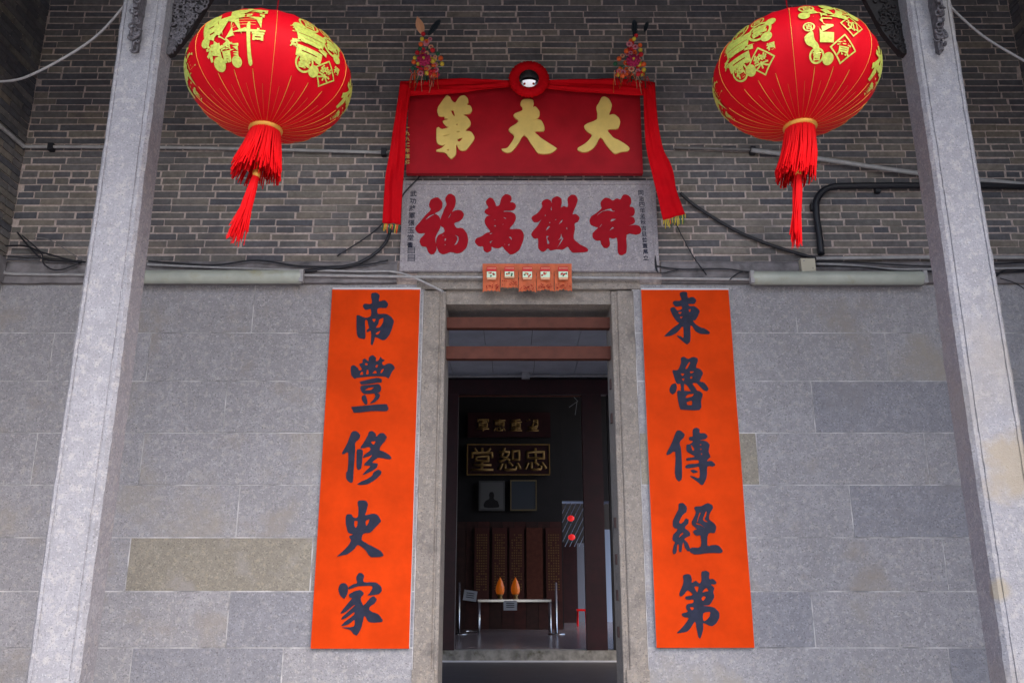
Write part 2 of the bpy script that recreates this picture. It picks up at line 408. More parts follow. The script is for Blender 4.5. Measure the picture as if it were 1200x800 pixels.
# ------------------------------------------------------------------ interior (behind the doorway)
H1 = EYE - 1.09; H2 = EYE - .94; YS = 12.9; HC = EYE + 3.07
HX0, HX1 = -2.4, 2.7
bm = bmesh.new(); box(bm, HX0 - 4.2, HX1 + 4.2, D + .38, YS, H1 - .3, H1); obj('floor', bm, M_floor1, None, kind='structure', label='dark floor of the entrance hall')
bm = bmesh.new(); box(bm, HX0 - 2, HX1 + 2, YS + .25, 26, H2 - .3, H2); obj('floor', bm, M_floor, None, kind='structure', label='polished floor of the inner hall')
st = thing('granite_step', (CX, YS, H1), 'worn mossy granite step at the edge of the inner hall', 'step')
bm = bmesh.new(); box(bm, HX0 - .5, HX1 + .5, YS + .002, YS + .249, H1 - .1, H2 + .003); obj('step_stone', bm, M_step, st, bevel=.012)
bm = bmesh.new(); box(bm, HX0 - .5, HX1 + .5, YS - .03, YS, H1, H1 + .018); obj('step_edge', bm, M_white, st)
# entrance hall ceiling made of boards
bm = bmesh.new(); box(bm, HX0 - .4, HX1 + .4, D + .384, YS + .5, HC + .03, HC + .1); ce = obj('ceiling', bm, M_dark, bld)
y = D + .40; k = 0
while y < YS:
    x = HX0 - (.3 if k % 2 else 0) - .07 * (k % 3)
    while x < HX1:
        bm = bmesh.new(); box(bm, max(x, HX0) + .004, min(x + .62, HX1) - .004, y + .004, y + .794, HC + rnd.uniform(0, .006), HC + .032); obj('ceiling_board', bm, M_ceil, ce)
        x += .62
    y += .8; k += 1
# inner walls: open sideways to unseen light wells added to light the hall
bm = bmesh.new()
for X in (HX0 - .3, HX1):
    box(bm, X, X + .3, D + .386, 6.8, H1, HC + .02); box(bm, X, X + .3, 6.8, 12.2, HC - .15, HC + .021); box(bm, X, X + .3, 12.2, YS + .4, H1, HC + .022)
obj('hall_wall', bm, M_wwall, bld)
bm = bmesh.new()
for X in (HX0 - 4.2, HX1 + 4.0): box(bm, X, X + .2, D + .386, YS + .2, H1, HC + .4)
obj('added_well_wall', bm, M_wwall, bld)  # unseen pale walls of the added light wells, bouncing skylight inside
# inner hall shell
AY = 18.6
xa = P(659.5, 640, AY).x
bm = bmesh.new()
box(bm, HX0 - 2.2, HX1 + 2.2, YS + .2, 24, HC + 1.4, HC + 1.6)          # roof
box(bm, HX0 - 1.2, HX0 - 1.0, YS + .4, 24, H2, HC + 1.4)               # left
box(bm, HX0 - 1.2, xa, AY, AY + .2, H2, HC + 1.4)                      # altar wall
box(bm, xa + .001, HX1 + 2.2, AY, AY + .2, zt(586, AY), HC + 1.4)       # above the side opening
box(bm, HX0 - 2.2, HX1 + 2.2, YS + .08, YS + .2, zt(444, YS), HC + 1.6)   # over the screen
box(bm, P(717, 650, YS).x, HX1 + 2.2, YS + .06, YS + .16, H2, zt(444, YS) - .001)
box(bm, HX0 - 2.2, P(522, 650, YS).x, YS + .06, YS + .16, H2, zt(444, YS) - .001)
obj('inner_hall', bm, M_dark, bld)
# screen frame
sc_ = thing('screen_frame', (CX, YS + .1, H2), 'tall dark red timber frame standing at the inner hall step', 'door frame')
Yf = YS + .02; zf = H2 + .004; zf1 = zt(462, Yf)
bm = bmesh.new(); box(bm, P(519, 600, Yf).x, P(535, 600, Yf).x, Yf, Yf + .14, zf, zf1); obj('post', bm, M_wood, sc_, bevel=.01)
bm = bmesh.new(); box(bm, P(684.5, 600, Yf).x, P(708, 600, Yf).x, Yf, Yf + .14, zf, zf1); obj('post', bm, M_wood, sc_, bevel=.01)
bm = bmesh.new(); box(bm, P(519, 600, Yf).x, P(722, 600, Yf).x, Yf - .002, Yf + .14, zf1 + .001, zt(445, Yf)); obj('head_rail', bm, M_wood, sc_, bevel=.01)
bm = bmesh.new(); box(bm, P(535, 600, Yf).x, P(684.5, 600, Yf).x, Yf + .02, Yf + .05, zf1 - .03, zf1 - .012); obj('trim', bm, M_woodbar, sc_)
# conduit and box on the ceiling edge
cd = thing('ceiling_conduit', P(620, 440, YS - .2), 'pale conduit running across the ceiling edge above the inner screen', 'pipe')
bm = bmesh.new(); tube(bm, [P(500, 441, YS - .2), P(740, 440, YS - .2)], .02); obj('pipe', bm, M_pvc, cd)
bm = bmesh.new(); q = P(616, 440, YS - .24); box(bm, q.x - .06, q.x + .06, q.y - .04, q.y + .04, q.z - .05, q.z + .05); obj('junction_box', bm, M_pvc, cd, bevel=.005)
hc = thing('ceiling_camera', P(630, 356, 8.2), 'small white dome camera under the entrance ceiling', 'camera')
q = P(630, 362, 8.2); bm = bmesh.new(); lathe(bm, [(0, -.05), (.03, -.045), (.045, -.02), (.05, .01), (.05, .05), (0, .05)], q, 16); obj('housing', bm, M_paper, hc, smooth=True)
bm = bmesh.new(); ball(bm, q + Vector((0, -.03, -.02)), .025, 0, 2); obj('lens', bm, M_black, hc)
bm = bmesh.new(); tube(bm, [q + Vector((0, 0, .05)), Vector((q.x, q.y, HC + .01))], .012); obj('stem', bm, M_paper, hc)
hl = thing('hanging_lamp', P(613, 362, 8.6), 'dark round lamp hanging next to the dome camera', 'lamp')
q = P(612, 365, 8.6); bm = bmesh.new(); lathe(bm, [(0, .03), (.03, .03), (.085, 0), (.08, -.015), (0, -.01)], q, 20); obj('lamp_shade', bm, M_dark, hl)
bm = bmesh.new(); tube(bm, [q + Vector((0, 0, .03)), Vector((q.x, q.y, HC + .01))], .006); obj('rod', bm, M_pvc, hl)

# altar wall pieces
def rectpx(bm, x0, y0, x1, y1, Y, d): a = P(x0, y1, Y); b = P(x1, y0, Y); ax = P(x0, (y0 + y1) / 2, Y).x; bx = P(x1, (y0 + y1) / 2, Y).x; box(bm, ax, bx, Y, Y + d, a.z, b.z)
Y1 = AY - .1
s1 = thing('upper_sign', P(597, 512, Y1), 'dark upper sign with four dull gold characters above the framed plaque', 'sign')
bm = bmesh.new(); rectpx(bm, 548, 483, 645, 512, Y1, .05); obj('board', bm, M_wood, s1, bevel=.01)
for ch, x in zip('軍惠重望', (566, 585.5, 604.5, 624)): q = P(x, 498, Y1 - .001); text_at('character', ch, .27, q, M_goldD, s1, .012, .02)
s2 = thing('hall_plaque', P(596, 556, Y1), 'gold framed plaque with three large gilt characters in the dark hall', 'sign')
bm = bmesh.new(); rectpx(bm, 548, 521, 643.5, 555.5, Y1, .05); obj('board', bm, M_wood, s2)
for a in ((547, 520, 644.5, 521.2), (547, 555.2, 644.5, 556.4), (547, 521.25, 548.2, 555.15), (643.3, 521.25, 644.5, 555.15)):
    bm = bmesh.new(); rectpx(bm, *a, Y1 - .02, .05); obj('frame_bar', bm, M_goldD, s2)
for ch, x in zip('堂恕忠', (565, 597.5, 627.5)): q = P(x, 538, Y1 - .001); text_at('character', ch, .50, q, M_goldD, s2, .012, .03)
s3 = thing('portrait_photo', P(576, 598, Y1), 'framed black and white portrait of a person in dark clothes on the altar wall', 'picture')
bm = bmesh.new(); rectpx(bm, 561, 563, 591.5, 598, Y1, .03); obj('frame', bm, M_photo, s3, bevel=.006)
bm = bmesh.new(); rectpx(bm, 563, 565, 589.5, 596, Y1 - .004, .003); obj('print', bm, mat('print_grey', (.13, .13, .13), .4), s3)
me_b = curve_mesh([smooth_closed([(-.15, -.2), (.15, -.2), (.14, -.08), (.05, -.02), (.055, .06), (.03, .12), (-.03, .12), (-.055, .06), (-.05, -.02), (-.14, -.08)])], .002)
bm = bmesh.new(); bm.from_mesh(me_b); q = P(576, 583, Y1 - .006)
for v in bm.verts: v.co = Vector((q.x + v.co.x, q.y - v.co.z, q.z + v.co.y))
obj('figure_print', bm, M_dark, s3)
s4 = thing('framed_document', P(613, 598, Y1), 'framed dark document with a pale gilt edge right of the portrait', 'picture')
bm = bmesh.new()
for a in ((598, 562, 629, 563.5), (598, 596.5, 629, 598), (598, 563.55, 599.3, 596.45), (627.7, 563.55, 629, 596.45)): rectpx(bm, *a, Y1, .04)
obj('frame', bm, mat('dull_gilt', (.22, .17, .09), .4, metal=.4), s4)
bm = bmesh.new(); rectpx(bm, 599.4, 563.6, 627.6, 596.4, Y1 + .01, .02); obj('document', bm, mat('slate_paper', (.045, .055, .07), .3), s4)
bb = thing('altar_backboard', P(595, 704, AY - .03), 'dark brown timber panelling behind the tablet panels', 'panelling')
for k in range(9):
    bm = bmesh.new(); rectpx(bm, 531.5 + k * 14.2, 611, 545.2 + k * 14.2, 737, AY - .03, .025); obj('plank', bm, mat('brown_timber', (.045 + .012 * (k % 3), .014, .011), .6, noise=.4, nscale=9), bb)
for i, (x0, x1) in enumerate(((556, 573), (577, 594), (597, 614), (617, 636), (640, 658))):
    lab = ['leftmost tall ancestral tablet panel beside the left stanchion', 'ancestral tablet panel behind the left orange candle lamp', 'ancestral tablet panel behind the right orange candle lamp', 'plain dark red tablet panel without gilt writing', 'rightmost ancestral tablet panel next to the bright side opening'][i]
    t = thing('tablet_panel', P((x0 + x1) / 2, 700, Y1), lab, 'panel', 'tablet panels along the altar wall')
    bm = bmesh.new(); rectpx(bm, x0, 618, x1, 704, Y1, .06); obj('board', bm, M_woodbar if i in (3,) else mat('tablet_red', (.075, .014, .010), .5, noise=.2), t, bevel=.008)
    if i != 3:
        bm = bmesh.new(); a = P(x0 + 2, 662, Y1); b = P(x1 - 2, 662, Y1); zt0, zt1 = P(0, 625, Y1).z, P(0, 692, Y1).z
        nc, nr = 5, 22
        for c in range(nc):
            for r_ in range(nr):
                if rnd.random() < .12: continue
                cx = a.x + (b.x - a.x) * (c + .5) / nc; cz = zt1 + (zt0 - zt1) * (r_ + .5) / nr
                w = .014
                if rnd.random() < .5: box(bm, cx - w, cx + w, Y1 - .006, Y1 - .001, cz + .004, cz + .012); box(bm, cx - .004, cx + .004, Y1 - .007, Y1 - .0005, cz - .016, cz + .014)
                else: box(bm, cx - w, cx - w + .008, Y1 - .006, Y1 - .001, cz - .012, cz + .014); box(bm, cx - w * .2, cx + w, Y1 - .0065, Y1 - .001, cz - .010, cz - .002); box(bm, cx - w * .2, cx + w, Y1 - .0065, Y1 - .001, cz + .004, cz + .012)
        obj('gilt_writing', bm, M_goldD, t, kind='stuff')
# offering table
TY = 17.3; tz = P(603, 702, TY).z
tb = thing('offering_table', (P(603, 700, TY).x, TY, H2), 'low stainless steel table in front of the tablets', 'table')
xa_, xb_ = P(560, 702, TY).x, P(646, 702, TY).x
bm = bmesh.new(); box(bm, xa_, xb_, TY, TY + .5, tz - .045, tz); obj('tabletop', bm, M_steel, tb, bevel=.006)
for x in (xa_ - .02, xb_ - .06):
    for y in (TY + .03, TY + .44):
        bm = bmesh.new(); tube(bm, [(x + .04, y, H2), (x + .04, y, tz - .046)], .02); obj('leg', bm, M_steel, tb)
bm = bmesh.new(); tube(bm, [(xa_ + .02, TY + .03, H2 + .03), (xa_ - .22, TY + .03, H2 + .03)], .012); obj('foot_rail', bm, M_steel, tb)
for x, lab in ((586, 'left orange flame shaped lamp on the steel table'), (604, 'right orange flame shaped lamp on the steel table')):
    q = P(x, 700, TY + .15); q.z = tz
    t = thing('altar_lamp', q, lab, 'lamp', 'pair of orange altar lamps')
    bm = bmesh.new(); lathe(bm, [(0, .09), (.07, .10), (.088, .16), (.082, .24), (.05, .33), (.02, .39), (0, .42)], q, 16); obj('glass_shade', bm, M_ora, t)
    bm = bmesh.new(); lathe(bm, [(0, 0.001), (.06, .001), (.05, .02), (.035, .05), (.06, .085), (.05, .1), (0, .1)], q, 16); obj('base', bm, M_goldD, t)
for x, lab in ((537.5, 'left steel rail stanchion beside the tilted notice'), (652, 'right steel rail stanchion near the side opening')):
    q = P(x, 738, TY - .5); q.z = H2
    t = thing('stanchion', q, lab, 'stanchion', 'stanchions beside the steel table')
    bm = bmesh.new(); tube(bm, [q + Vector((0, 0, .01)), Vector((q.x, q.y, P(x, 682, TY - .5).z))], .022); obj('post', bm, M_steel, t)
    bm = bmesh.new(); lathe(bm, [(0, .001), (.16, .001), (.16, .015), (.03, .03), (0, .03)], q, 20); obj('base', bm, M_steel, t)
def notice(cx, cy, w, h, Y, rot, lab):
    q = P(cx, cy, Y); t = thing('notice', q, lab, 'sign'); bm = bmesh.new(); box(bm, -w / 2, w / 2, -.004, .004, -h / 2, h / 2)
    for v in bm.verts: v.co = Matrix.Rotation(rot, 3, 'Y') @ v.co + q
    obj('card', bm, M_paper, t)
    bm = bmesh.new()
    for k in range(3): box(bm, -w * .3, w * .3, -.007, -.0045, h * (.2 - .2 * k), h * (.2 - .2 * k) + .012)
    for v in bm.verts: v.co = Matrix.Rotation(rot, 3, 'Y') @ v.co + q
    obj('print', bm, M_ink, t)
notice(551, 697.5, .25, .19, TY - .5, R(8), 'tilted white notice beside the left stanchion')
notice(598, 709, .26, .18, TY - .02, 0, 'white notice hanging under the middle of the steel table')
sw_ = thing('loose_string', P(671, 465, 13.6), 'loose white forked string hanging behind the head rail', 'string')
bm = bmesh.new(); tube(bm, [P(668, 460, 13.6), P(677, 470, 13.6), P(667, 477, 13.6)], .006, 5); tube(bm, [P(676, 471, 13.6), P(674, 486, 13.6)], .005, 5); obj('strand', bm, M_pvc, sw_)
# outside, through the side opening
bm = bmesh.new(); box(bm, xa - 1, HX1 + 2.2, 25.5, 25.7, H2, 7); 
cw = thing('yard_wall', (2, 25.5, H2), 'grey brick yard wall seen through the side opening', 'wall'); obj('wall_face', bm, M_dark, cw)
tr_ = thing('timber_shutter', P(668, 690, 21.6), 'dark timber shutter at the left of the side opening', 'shutter')
bm = bmesh.new(); a, b = P(657, 716, 21.6), P(676, 636, 21.6); box(bm, a.x, b.x, 21.6, 21.66, H2, b.z); obj('leaf', bm, M_wood, tr_)
dp = thing('white_door', P(712, 700, 22), 'pale blue white door leaf in the side yard right of the frame post', 'door')
bm = bmesh.new(); a, b = P(700, 724, 22), P(722, 620, 22); box(bm, a.x, b.x, 22, 22.06, H2, b.z); obj('leaf', bm, M_awn, dp)
lw = thing('white_partition', P(682, 680, 22), 'pale partition panel standing left of the red stool', 'partition')
bm = bmesh.new(); a, b = P(676, 706, 22), P(688, 636, 22); box(bm, a.x, b.x, 22, 22.05, H2, b.z); obj('panel', bm, mat('dim_panel', (.20, .22, .28), .8), lw)
aw = thing('awning_bar', P(672, 588, 21), 'pale blue awning frame with slanting wires in the side yard', 'awning')
bm = bmesh.new(); a, b = P(640, 588.5, 21), P(735, 588.5, 21); tube(bm, [a, b], .03); obj('front_rail', bm, M_awn, aw)
for k in range(9):
    bm = bmesh.new(); a = P(664 + k * 5.5, 590, 21); b = P(640 + k * 5.5, 640, 21.5); tube(bm, [a, b], .008, 5); obj('wire', bm, M_awn, aw)
for (x, y_), lab in zip(((669, 607), (670, 629)), ('upper small red lantern in the side yard', 'lower brighter small red lantern in the side yard')):
    q = P(x, y_, 20.5); t = thing('yard_lantern', q, lab, 'lantern', 'small red lanterns in the side yard')
    bm = bmesh.new(); ball(bm, q, .085, 0, 2, (1, 1, .85)); obj('shade', bm, M_redlamp, t)
    bm = bmesh.new(); tube(bm, [q + Vector((0, 0, .06)), q + Vector((0, 0, .36))], .005, 5); obj('cord', bm, M_black, t)
q = P(682, 722, 20); t = thing('red_stool', (q.x, q.y, H2), 'small red stool in the side yard', 'stool')
bm = bmesh.new(); box(bm, q.x - .12, q.x + .12, q.y - .12, q.y + .12, H2 + .32, H2 + .36); obj('seat', bm, M_tassel, t, bevel=.01)
for sx in (-.1, .1):
    for sy in (-.1, .1):
        bm = bmesh.new(); tube(bm, [(q.x + sx, q.y + sy, H2), (q.x + sx * .9, q.y + sy * .9, H2 + .32)], .015); obj('leg', bm, M_tassel, t)

# ------------------------------------------------------------------ pillars
def pillar(x0, x1, lab, stain=None):
    t = thing('stone_pillar', ((x0 + x1) / 2, YP + .13, 0), lab, 'pillar', 'granite porch pillars')
    d = .19; w = x1 - x0; c = .022
    prof = [(c * 2, 0), (w - c * 2, 0), (w - c * 2, .006), (w - c * 1.5, .006), (w - c * 1.5, 0), (w - c * .8, 0), (w, c * .8), (w, d - c), (w - c, d), (c, d), (0, d - c), (0, c * .8), (c * .8, 0), (c * 1.5, 0), (c * 1.5, .006), (c * 2, .006)]
    bm = bmesh.new(); n = 110; rings = []
    for k in range(n + 1):
        z = .45 + (5.85 - .45) * k / n
        rings.append([bm.verts.new((x0 + u + rnd.uniform(-.0016, .0016) + .003 * math.sin(z * 2.1 + u * 9), YP + v + rnd.uniform(-.0012, .0012) + (abs(rnd.gauss(0, .003)) if u < .01 or u > w - .01 else 0), z)) for u, v in prof])
    for A, B in zip(rings, rings[1:]):
        for k in range(len(prof)): bm.faces.new((A[k], A[(k + 1) % len(prof)], B[(k + 1) % len(prof)], B[k]))
    bm.faces.new(rings[-1]); bm.faces.new(rings[0][::-1]); bmesh.ops.recalc_face_normals(bm, faces=bm.faces)
    obj('shaft', bm, stain or G_post, t)
    bm = bmesh.new(); box(bm, x0 - .08, x1 + .08, YP - .08, YP + d + .08, 0, .3); box(bm, x0 - .04, x1 + .04, YP - .04, YP + d + .04, .302, .449); obj('base', bm, G_post, t, bevel=.02)
    # carved bracket jutting forward from the face of the shaft
    cx = (x0 + x1) / 2 - .0; bm = bmesh.new(); z0 = zt(66, YP)
    for k in range(12):
        f = k / 12; z = z0 + .02 + f * .98; yy = YP - .03 - .33 * ((f + .04) ** 1.3)
        box(bm, cx - .016, cx + .016, yy, YP + .001, z, z + .084, 0, .004)
    for k in range(70):
        f = rnd.random(); z = z0 + f * 1.0; yy = YP - .035 - .33 * f ** 1.3; u = rnd.uniform(-.022, .022); r0 = rnd.uniform(.012, .026); a0 = rnd.uniform(0, 6.28)
        pl = rnd.random() < .5
        pp = []
        for k2 in range(8):
            c_, s_ = r0 * (1 - k2 * .08) * math.cos(a0 + k2 * .75), r0 * (1 - k2 * .08) * math.sin(a0 + k2 * .75)
            pp.append(Vector((cx + u + (c_ if pl else 0), yy + (0 if pl else c_) + rnd.uniform(-.004, .004), z + s_)))
        tube(bm, pp, rnd.uniform(.005, .009), 5)
    obj('carved_bracket', bm, M_carve, t)
    return t
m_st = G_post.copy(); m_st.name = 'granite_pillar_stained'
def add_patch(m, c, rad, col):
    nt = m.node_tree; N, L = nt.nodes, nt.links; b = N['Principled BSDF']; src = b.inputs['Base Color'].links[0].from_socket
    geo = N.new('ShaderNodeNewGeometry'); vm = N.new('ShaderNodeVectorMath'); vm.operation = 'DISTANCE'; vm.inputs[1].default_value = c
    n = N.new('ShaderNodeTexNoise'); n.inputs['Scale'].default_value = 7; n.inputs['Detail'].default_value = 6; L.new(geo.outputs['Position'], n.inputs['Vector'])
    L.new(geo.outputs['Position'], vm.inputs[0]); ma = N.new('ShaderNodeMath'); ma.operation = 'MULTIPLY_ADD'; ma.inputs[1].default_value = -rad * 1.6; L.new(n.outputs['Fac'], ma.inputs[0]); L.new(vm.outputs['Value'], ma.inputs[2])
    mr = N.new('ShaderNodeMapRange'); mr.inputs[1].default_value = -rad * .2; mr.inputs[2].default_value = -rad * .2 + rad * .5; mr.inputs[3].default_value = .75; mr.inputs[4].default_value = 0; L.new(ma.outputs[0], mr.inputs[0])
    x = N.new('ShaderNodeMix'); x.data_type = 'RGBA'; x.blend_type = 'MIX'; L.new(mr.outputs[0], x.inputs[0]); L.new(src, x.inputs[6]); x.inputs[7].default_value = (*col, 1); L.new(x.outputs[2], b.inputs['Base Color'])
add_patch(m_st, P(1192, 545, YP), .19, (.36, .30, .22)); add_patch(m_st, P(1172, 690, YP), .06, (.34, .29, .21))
pillar(*PXL, 'granite pillar left of the doorway, clean pale shaft')
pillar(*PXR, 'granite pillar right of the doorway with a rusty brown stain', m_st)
# carved corner brackets between beam and pillar
for s, xp, Lx, lab in ((1, PXL[1], .33, 'pale pierced corner bracket beside the left lantern'), (-1, PXR[0], .30, 'dark corner bracket beside the right lantern')):
    zb = zt(63, YP + .1); t = thing('corner_bracket', (xp, YP + .1, zb), lab, 'bracket', 'carved corner brackets under the beam')
    bm = bmesh.new(); pts = [(0, zb), (.03, zb + .01), (.12, zb + .16), (Lx * .7, zb + .42), (Lx, zb + .62), (Lx + .06, BZ), (0, BZ)]
    A = [bm.verts.new((xp + s * (u + .001), YP + .11, z)) for u, z in pts]; B = [bm.verts.new((xp + s * (u + .001), YP + .15, z)) for u, z in pts]
    bm.faces.new(A); bm.faces.new(B[::-1])
    for k in range(len(pts)): bm.faces.new((A[k], A[(k + 1) % len(pts)], B[(k + 1) % len(pts)], B[k]))
    bmesh.ops.recalc_face_normals(bm, faces=bm.faces); obj('back_plate', bm, M_dark, t)
    bm = bmesh.new()
    for k in range(230 if s > 0 else 90):
        z = rnd.uniform(zb + .01, BZ); f = (z - zb) / .62; umax = Lx * min(1.15, f ** .75)
        u = rnd.uniform(.01, max(.02, umax - .01)); c = Vector((xp + s * u, YP + .105, z)); r0 = rnd.uniform(.012, .024); a0 = rnd.uniform(0, 6.28)
        pp = [c + Vector((r0 * (1 - k2 * .09) * math.cos(a0 + k2 * .7), -.006 * rnd.random(), r0 * (1 - k2 * .09) * math.sin(a0 + k2 * .7))) for k2 in range(7)]
        tube(bm, pp, .006, 5)
    obj('scrollwork', bm, M_carve if s > 0 else M_dark, t)

# ------------------------------------------------------------------ couplets
def couplet(xa_, xb_, y0, y1, Y, lab, gl):
    (tx0, tx1), (bx0, bx1) = xa_, xb_
    A, B, C_, E = P(tx0, y0, Y), P(tx1, y0, Y), P(bx1, y1, Y), P(bx0, y1, Y)
    x0 = (A.x + E.x) / 2; x1 = (B.x + C_.x) / 2
    t = thing('couplet_scroll', ((x0 + x1) / 2, Y, E.z), lab, 'couplet', 'orange red couplets beside the door')
    bm = bmesh.new(); box(bm, x0 + .001, x1 + .003, Y + .008, Y + .024, E.z + .001, A.z + .016); obj('backing_board', bm, M_white, t)
    bm = bmesh.new(); nx, nz = 6, 24
    g = [[bm.verts.new((x0 + (x1 - x0) * i / nx, Y + .003 - .0028 * math.sin(i * 1.3) * math.sin(k * .7 + i) - .002, E.z + (A.z - E.z) * k / nz)) for i in range(nx + 1)] for k in range(nz + 1)]
    for k in range(nz):
        for i in range(nx): f = bm.faces.new((g[k][i], g[k][i + 1], g[k + 1][i + 1], g[k + 1][i])); f.smooth = True
    obj('paper', bm, M_orange, t)
    for (ox, oy, grp) in gl: glyph('character', grp, ox, oy, Y - .0025, .001, 0, M_ink, t)
NAN = [[[(350,95),(400,78),(450,110),(442,180),(510,168),(548,210),(525,258),(430,262),(428,325),(520,328),(575,355),(615,410),(600,480),(565,570),(520,625),(480,635),(400,600),(385,640),(365,692),(345,680),(348,600),(345,528),(300,540),(300,512),(325,490),(315,450),(305,405),(278,408),(282,540),(278,618),(215,612),(182,560),(178,355),(205,342),(250,362),(290,372),(345,350),(345,272),(280,278),(252,238),(275,207),(358,205)],
        [(362,392),(402,388),(385,425)],[(445,395),(490,375),(490,420),(455,480),(405,488),(435,440)],[(405,555),(455,525),(440,558),(415,570)]]]
FENG = [[[(160,250),(165,190),(200,178),(245,210),(262,240),(290,225),(262,165),(298,148),(300,115),(330,100),(368,130),(375,85),(415,60),(455,90),(457,128),(485,122),(510,80),(530,105),(560,120),(527,150),(548,180),(600,158),(645,165),(678,210),(640,260),(605,330),(545,310),(400,308),(240,325),(205,335),(170,300)],
         [(268,288),(288,252),(303,260),(305,288)],[(342,283),(350,235),(366,235),(370,278)],[(415,273),(448,240),(465,270)],[(508,268),(522,232),(548,220),(530,262)],[(332,152),(360,162),(350,180),(328,170)],[(457,178),(480,172),(470,205),(452,200)]],
        [[(265,370),(285,365),(460,325),(520,340),(520,380),(470,382),(290,405)]],
        [[(280,420),(430,402),(490,400),(518,440),(490,500),(330,515),(288,490)],[(330,470),(370,442),(430,436),(400,465)]],
        [[(440,500),(500,515),(495,560),(440,612),(385,625),(430,575),(448,540)]],[[(290,545),(330,525),(350,570),(357,628),(330,637),(300,600)]],
        [[(170,665),(230,660),(560,632),(600,670),(580,715),(400,715),(205,735),(180,700)]]]
XIU = [[[(220,115),(270,98),(320,140),(310,190),(262,240),(262,330),(245,560),(235,690),(205,703),(160,660),(155,590),(175,540),(180,350),(120,370),(110,350),(170,240)]],
       [[(280,330),(310,308),(353,330),(345,450),(335,530),(305,552),(280,520)]],
       [[(425,110),(460,98),(500,125),(512,162),(545,130),(590,120),(632,165),(610,220),(565,270),(550,320),(600,340),(660,375),(688,415),(655,430),(540,410),(500,430),(465,468),(525,480),(520,520),(480,555),(420,585),(350,612),(390,560),(440,508),(372,500),(375,475),(430,420),(462,378),(420,395),(355,410),(370,375),(440,320),(425,285),(345,300),(325,290),(370,220),(410,150)],[(447,225),(500,217),(480,258)]],
       [[(530,550),(570,570),(560,610),(500,665),(420,715),(340,730),(285,722),(330,690),(400,660),(460,620),(480,580)]]]
SHI = [[[(340,90),(355,62),(430,62),(462,100),(445,185),(432,232),(520,215),(575,230),(615,300),(580,345),(545,380),(490,435),(410,450),(388,520),(460,570),(530,605),(610,650),(640,690),(630,715),(510,725),(470,700),(430,640),(345,580),(290,640),(220,690),(150,705),(100,715),(160,660),(220,600),(262,530),(242,478),(285,457),(230,435),(205,350),(200,270),(215,225),(265,222),(300,262),(345,250),(350,150)],
        [(305,302),(340,302),(338,350),(318,380),(302,350)],[(437,302),(478,280),(470,320),(442,358)]]]
JIA = [[[(165,230),(185,175),(230,155),(275,190),(275,270),(235,340),(185,300)]],
       [[(375,90),(400,45),(430,38),(468,70),(464,145),(600,150),(660,190),(675,240),(640,285),(510,303),(540,260),(560,192),(400,195),(290,228),(285,205),(340,170),(385,155)]],
       [[(290,290),(350,255),(420,238),(465,280),(427,340),(455,415),(480,400),(540,330),(580,310),(615,350),(590,395),(540,430),(527,465),(560,495),(630,520),(680,580),(678,610),(600,620),(520,610),(470,542),(450,620),(430,690),(385,768),(345,755),(300,705),(210,675),(345,665),(355,588),(280,640),(200,660),(240,610),(345,530),(350,497),(265,560),(205,585),(215,550),(355,422),(345,417),(250,495),(190,515),(215,470),(280,390),(325,335),(300,325)]]]
DONG = [[[(315,110),(345,88),(400,95),(412,158),(470,150),(508,185),(490,228),(417,235),(435,256),(490,258),(548,310),(535,360),(500,420),(472,427),(500,465),(560,505),(610,520),(665,560),(655,585),(560,580),(500,550),(442,482),(440,660),(405,705),(370,685),(280,605),(330,610),(360,622),(358,510),(340,500),(290,560),(220,600),(135,610),(170,570),(250,500),(310,455),(280,435),(235,370),(205,300),(215,275),(255,270),(290,308),(340,290),(335,257),(270,262),(235,225),(250,195),(335,185)],
         [(297,327),(340,325),(315,350)],[(320,380),(350,380),(330,403)],[(420,300),(445,292),(440,320),(428,325)]]]
LU = [[[(310,95),(345,78),(395,105),(450,82),(500,95),(508,130),(487,203),(535,225),(568,270),(545,330),(532,368),(585,385),(632,450),(615,482),(570,465),(520,415),(490,387),(445,394),(490,460),(500,495),(440,490),(418,470),(385,420),(350,397),(345,440),(345,490),(310,490),(303,400),(255,385),(215,270),(215,235),(275,230),(310,150)],
       [(362,215),(400,147),(418,147),(385,215)],[(307,277),(350,277),(330,303)],[(322,337),(350,332),(340,363),(327,350)],[(414,252),(463,252),(430,273)],[(417,315),(440,307),(443,330),(422,336)]],
      [[(175,460),(200,405),(245,390),(262,430),(250,490),(215,520),(185,500)]],
      [[(265,485),(340,478),(440,482),(510,476),(565,515),(545,600),(530,700),(320,697),(290,660)],[(362,555),(390,522),(458,512),(445,540),(385,560)],[(377,612),(400,602),(438,594),(438,643),(387,643)]]]
CHUAN = [[[(225,105),(265,90),(322,135),(310,180),(265,235),(285,350),(292,640),(262,688),(230,665),(208,590),(212,342),(125,378),(110,360),(175,230)]],
         [[(420,80),(460,58),(497,80),(502,122),(560,125),(592,160),(570,190),(505,207),(570,215),(615,260),(605,340),(625,400),(605,420),(585,450),(640,450),(682,490),(655,515),(590,515),(580,640),(545,720),(515,728),(470,690),(385,628),(420,625),(495,645),(493,520),(430,525),(345,535),(330,510),(370,485),(480,475),(488,442),(430,437),(350,445),(345,415),(440,398),(385,360),(345,330),(345,260),(385,250),(420,217),(375,200),(380,165),(418,158)],
          [(395,257),(425,288),(435,318),(417,328),(402,290)],[(502,252),(520,255),(508,268)],[(504,305),(523,305),(512,320)],[(514,360),(530,362),(520,378)]],
         [[(390,560),(430,550),(480,575),(430,592)]]]
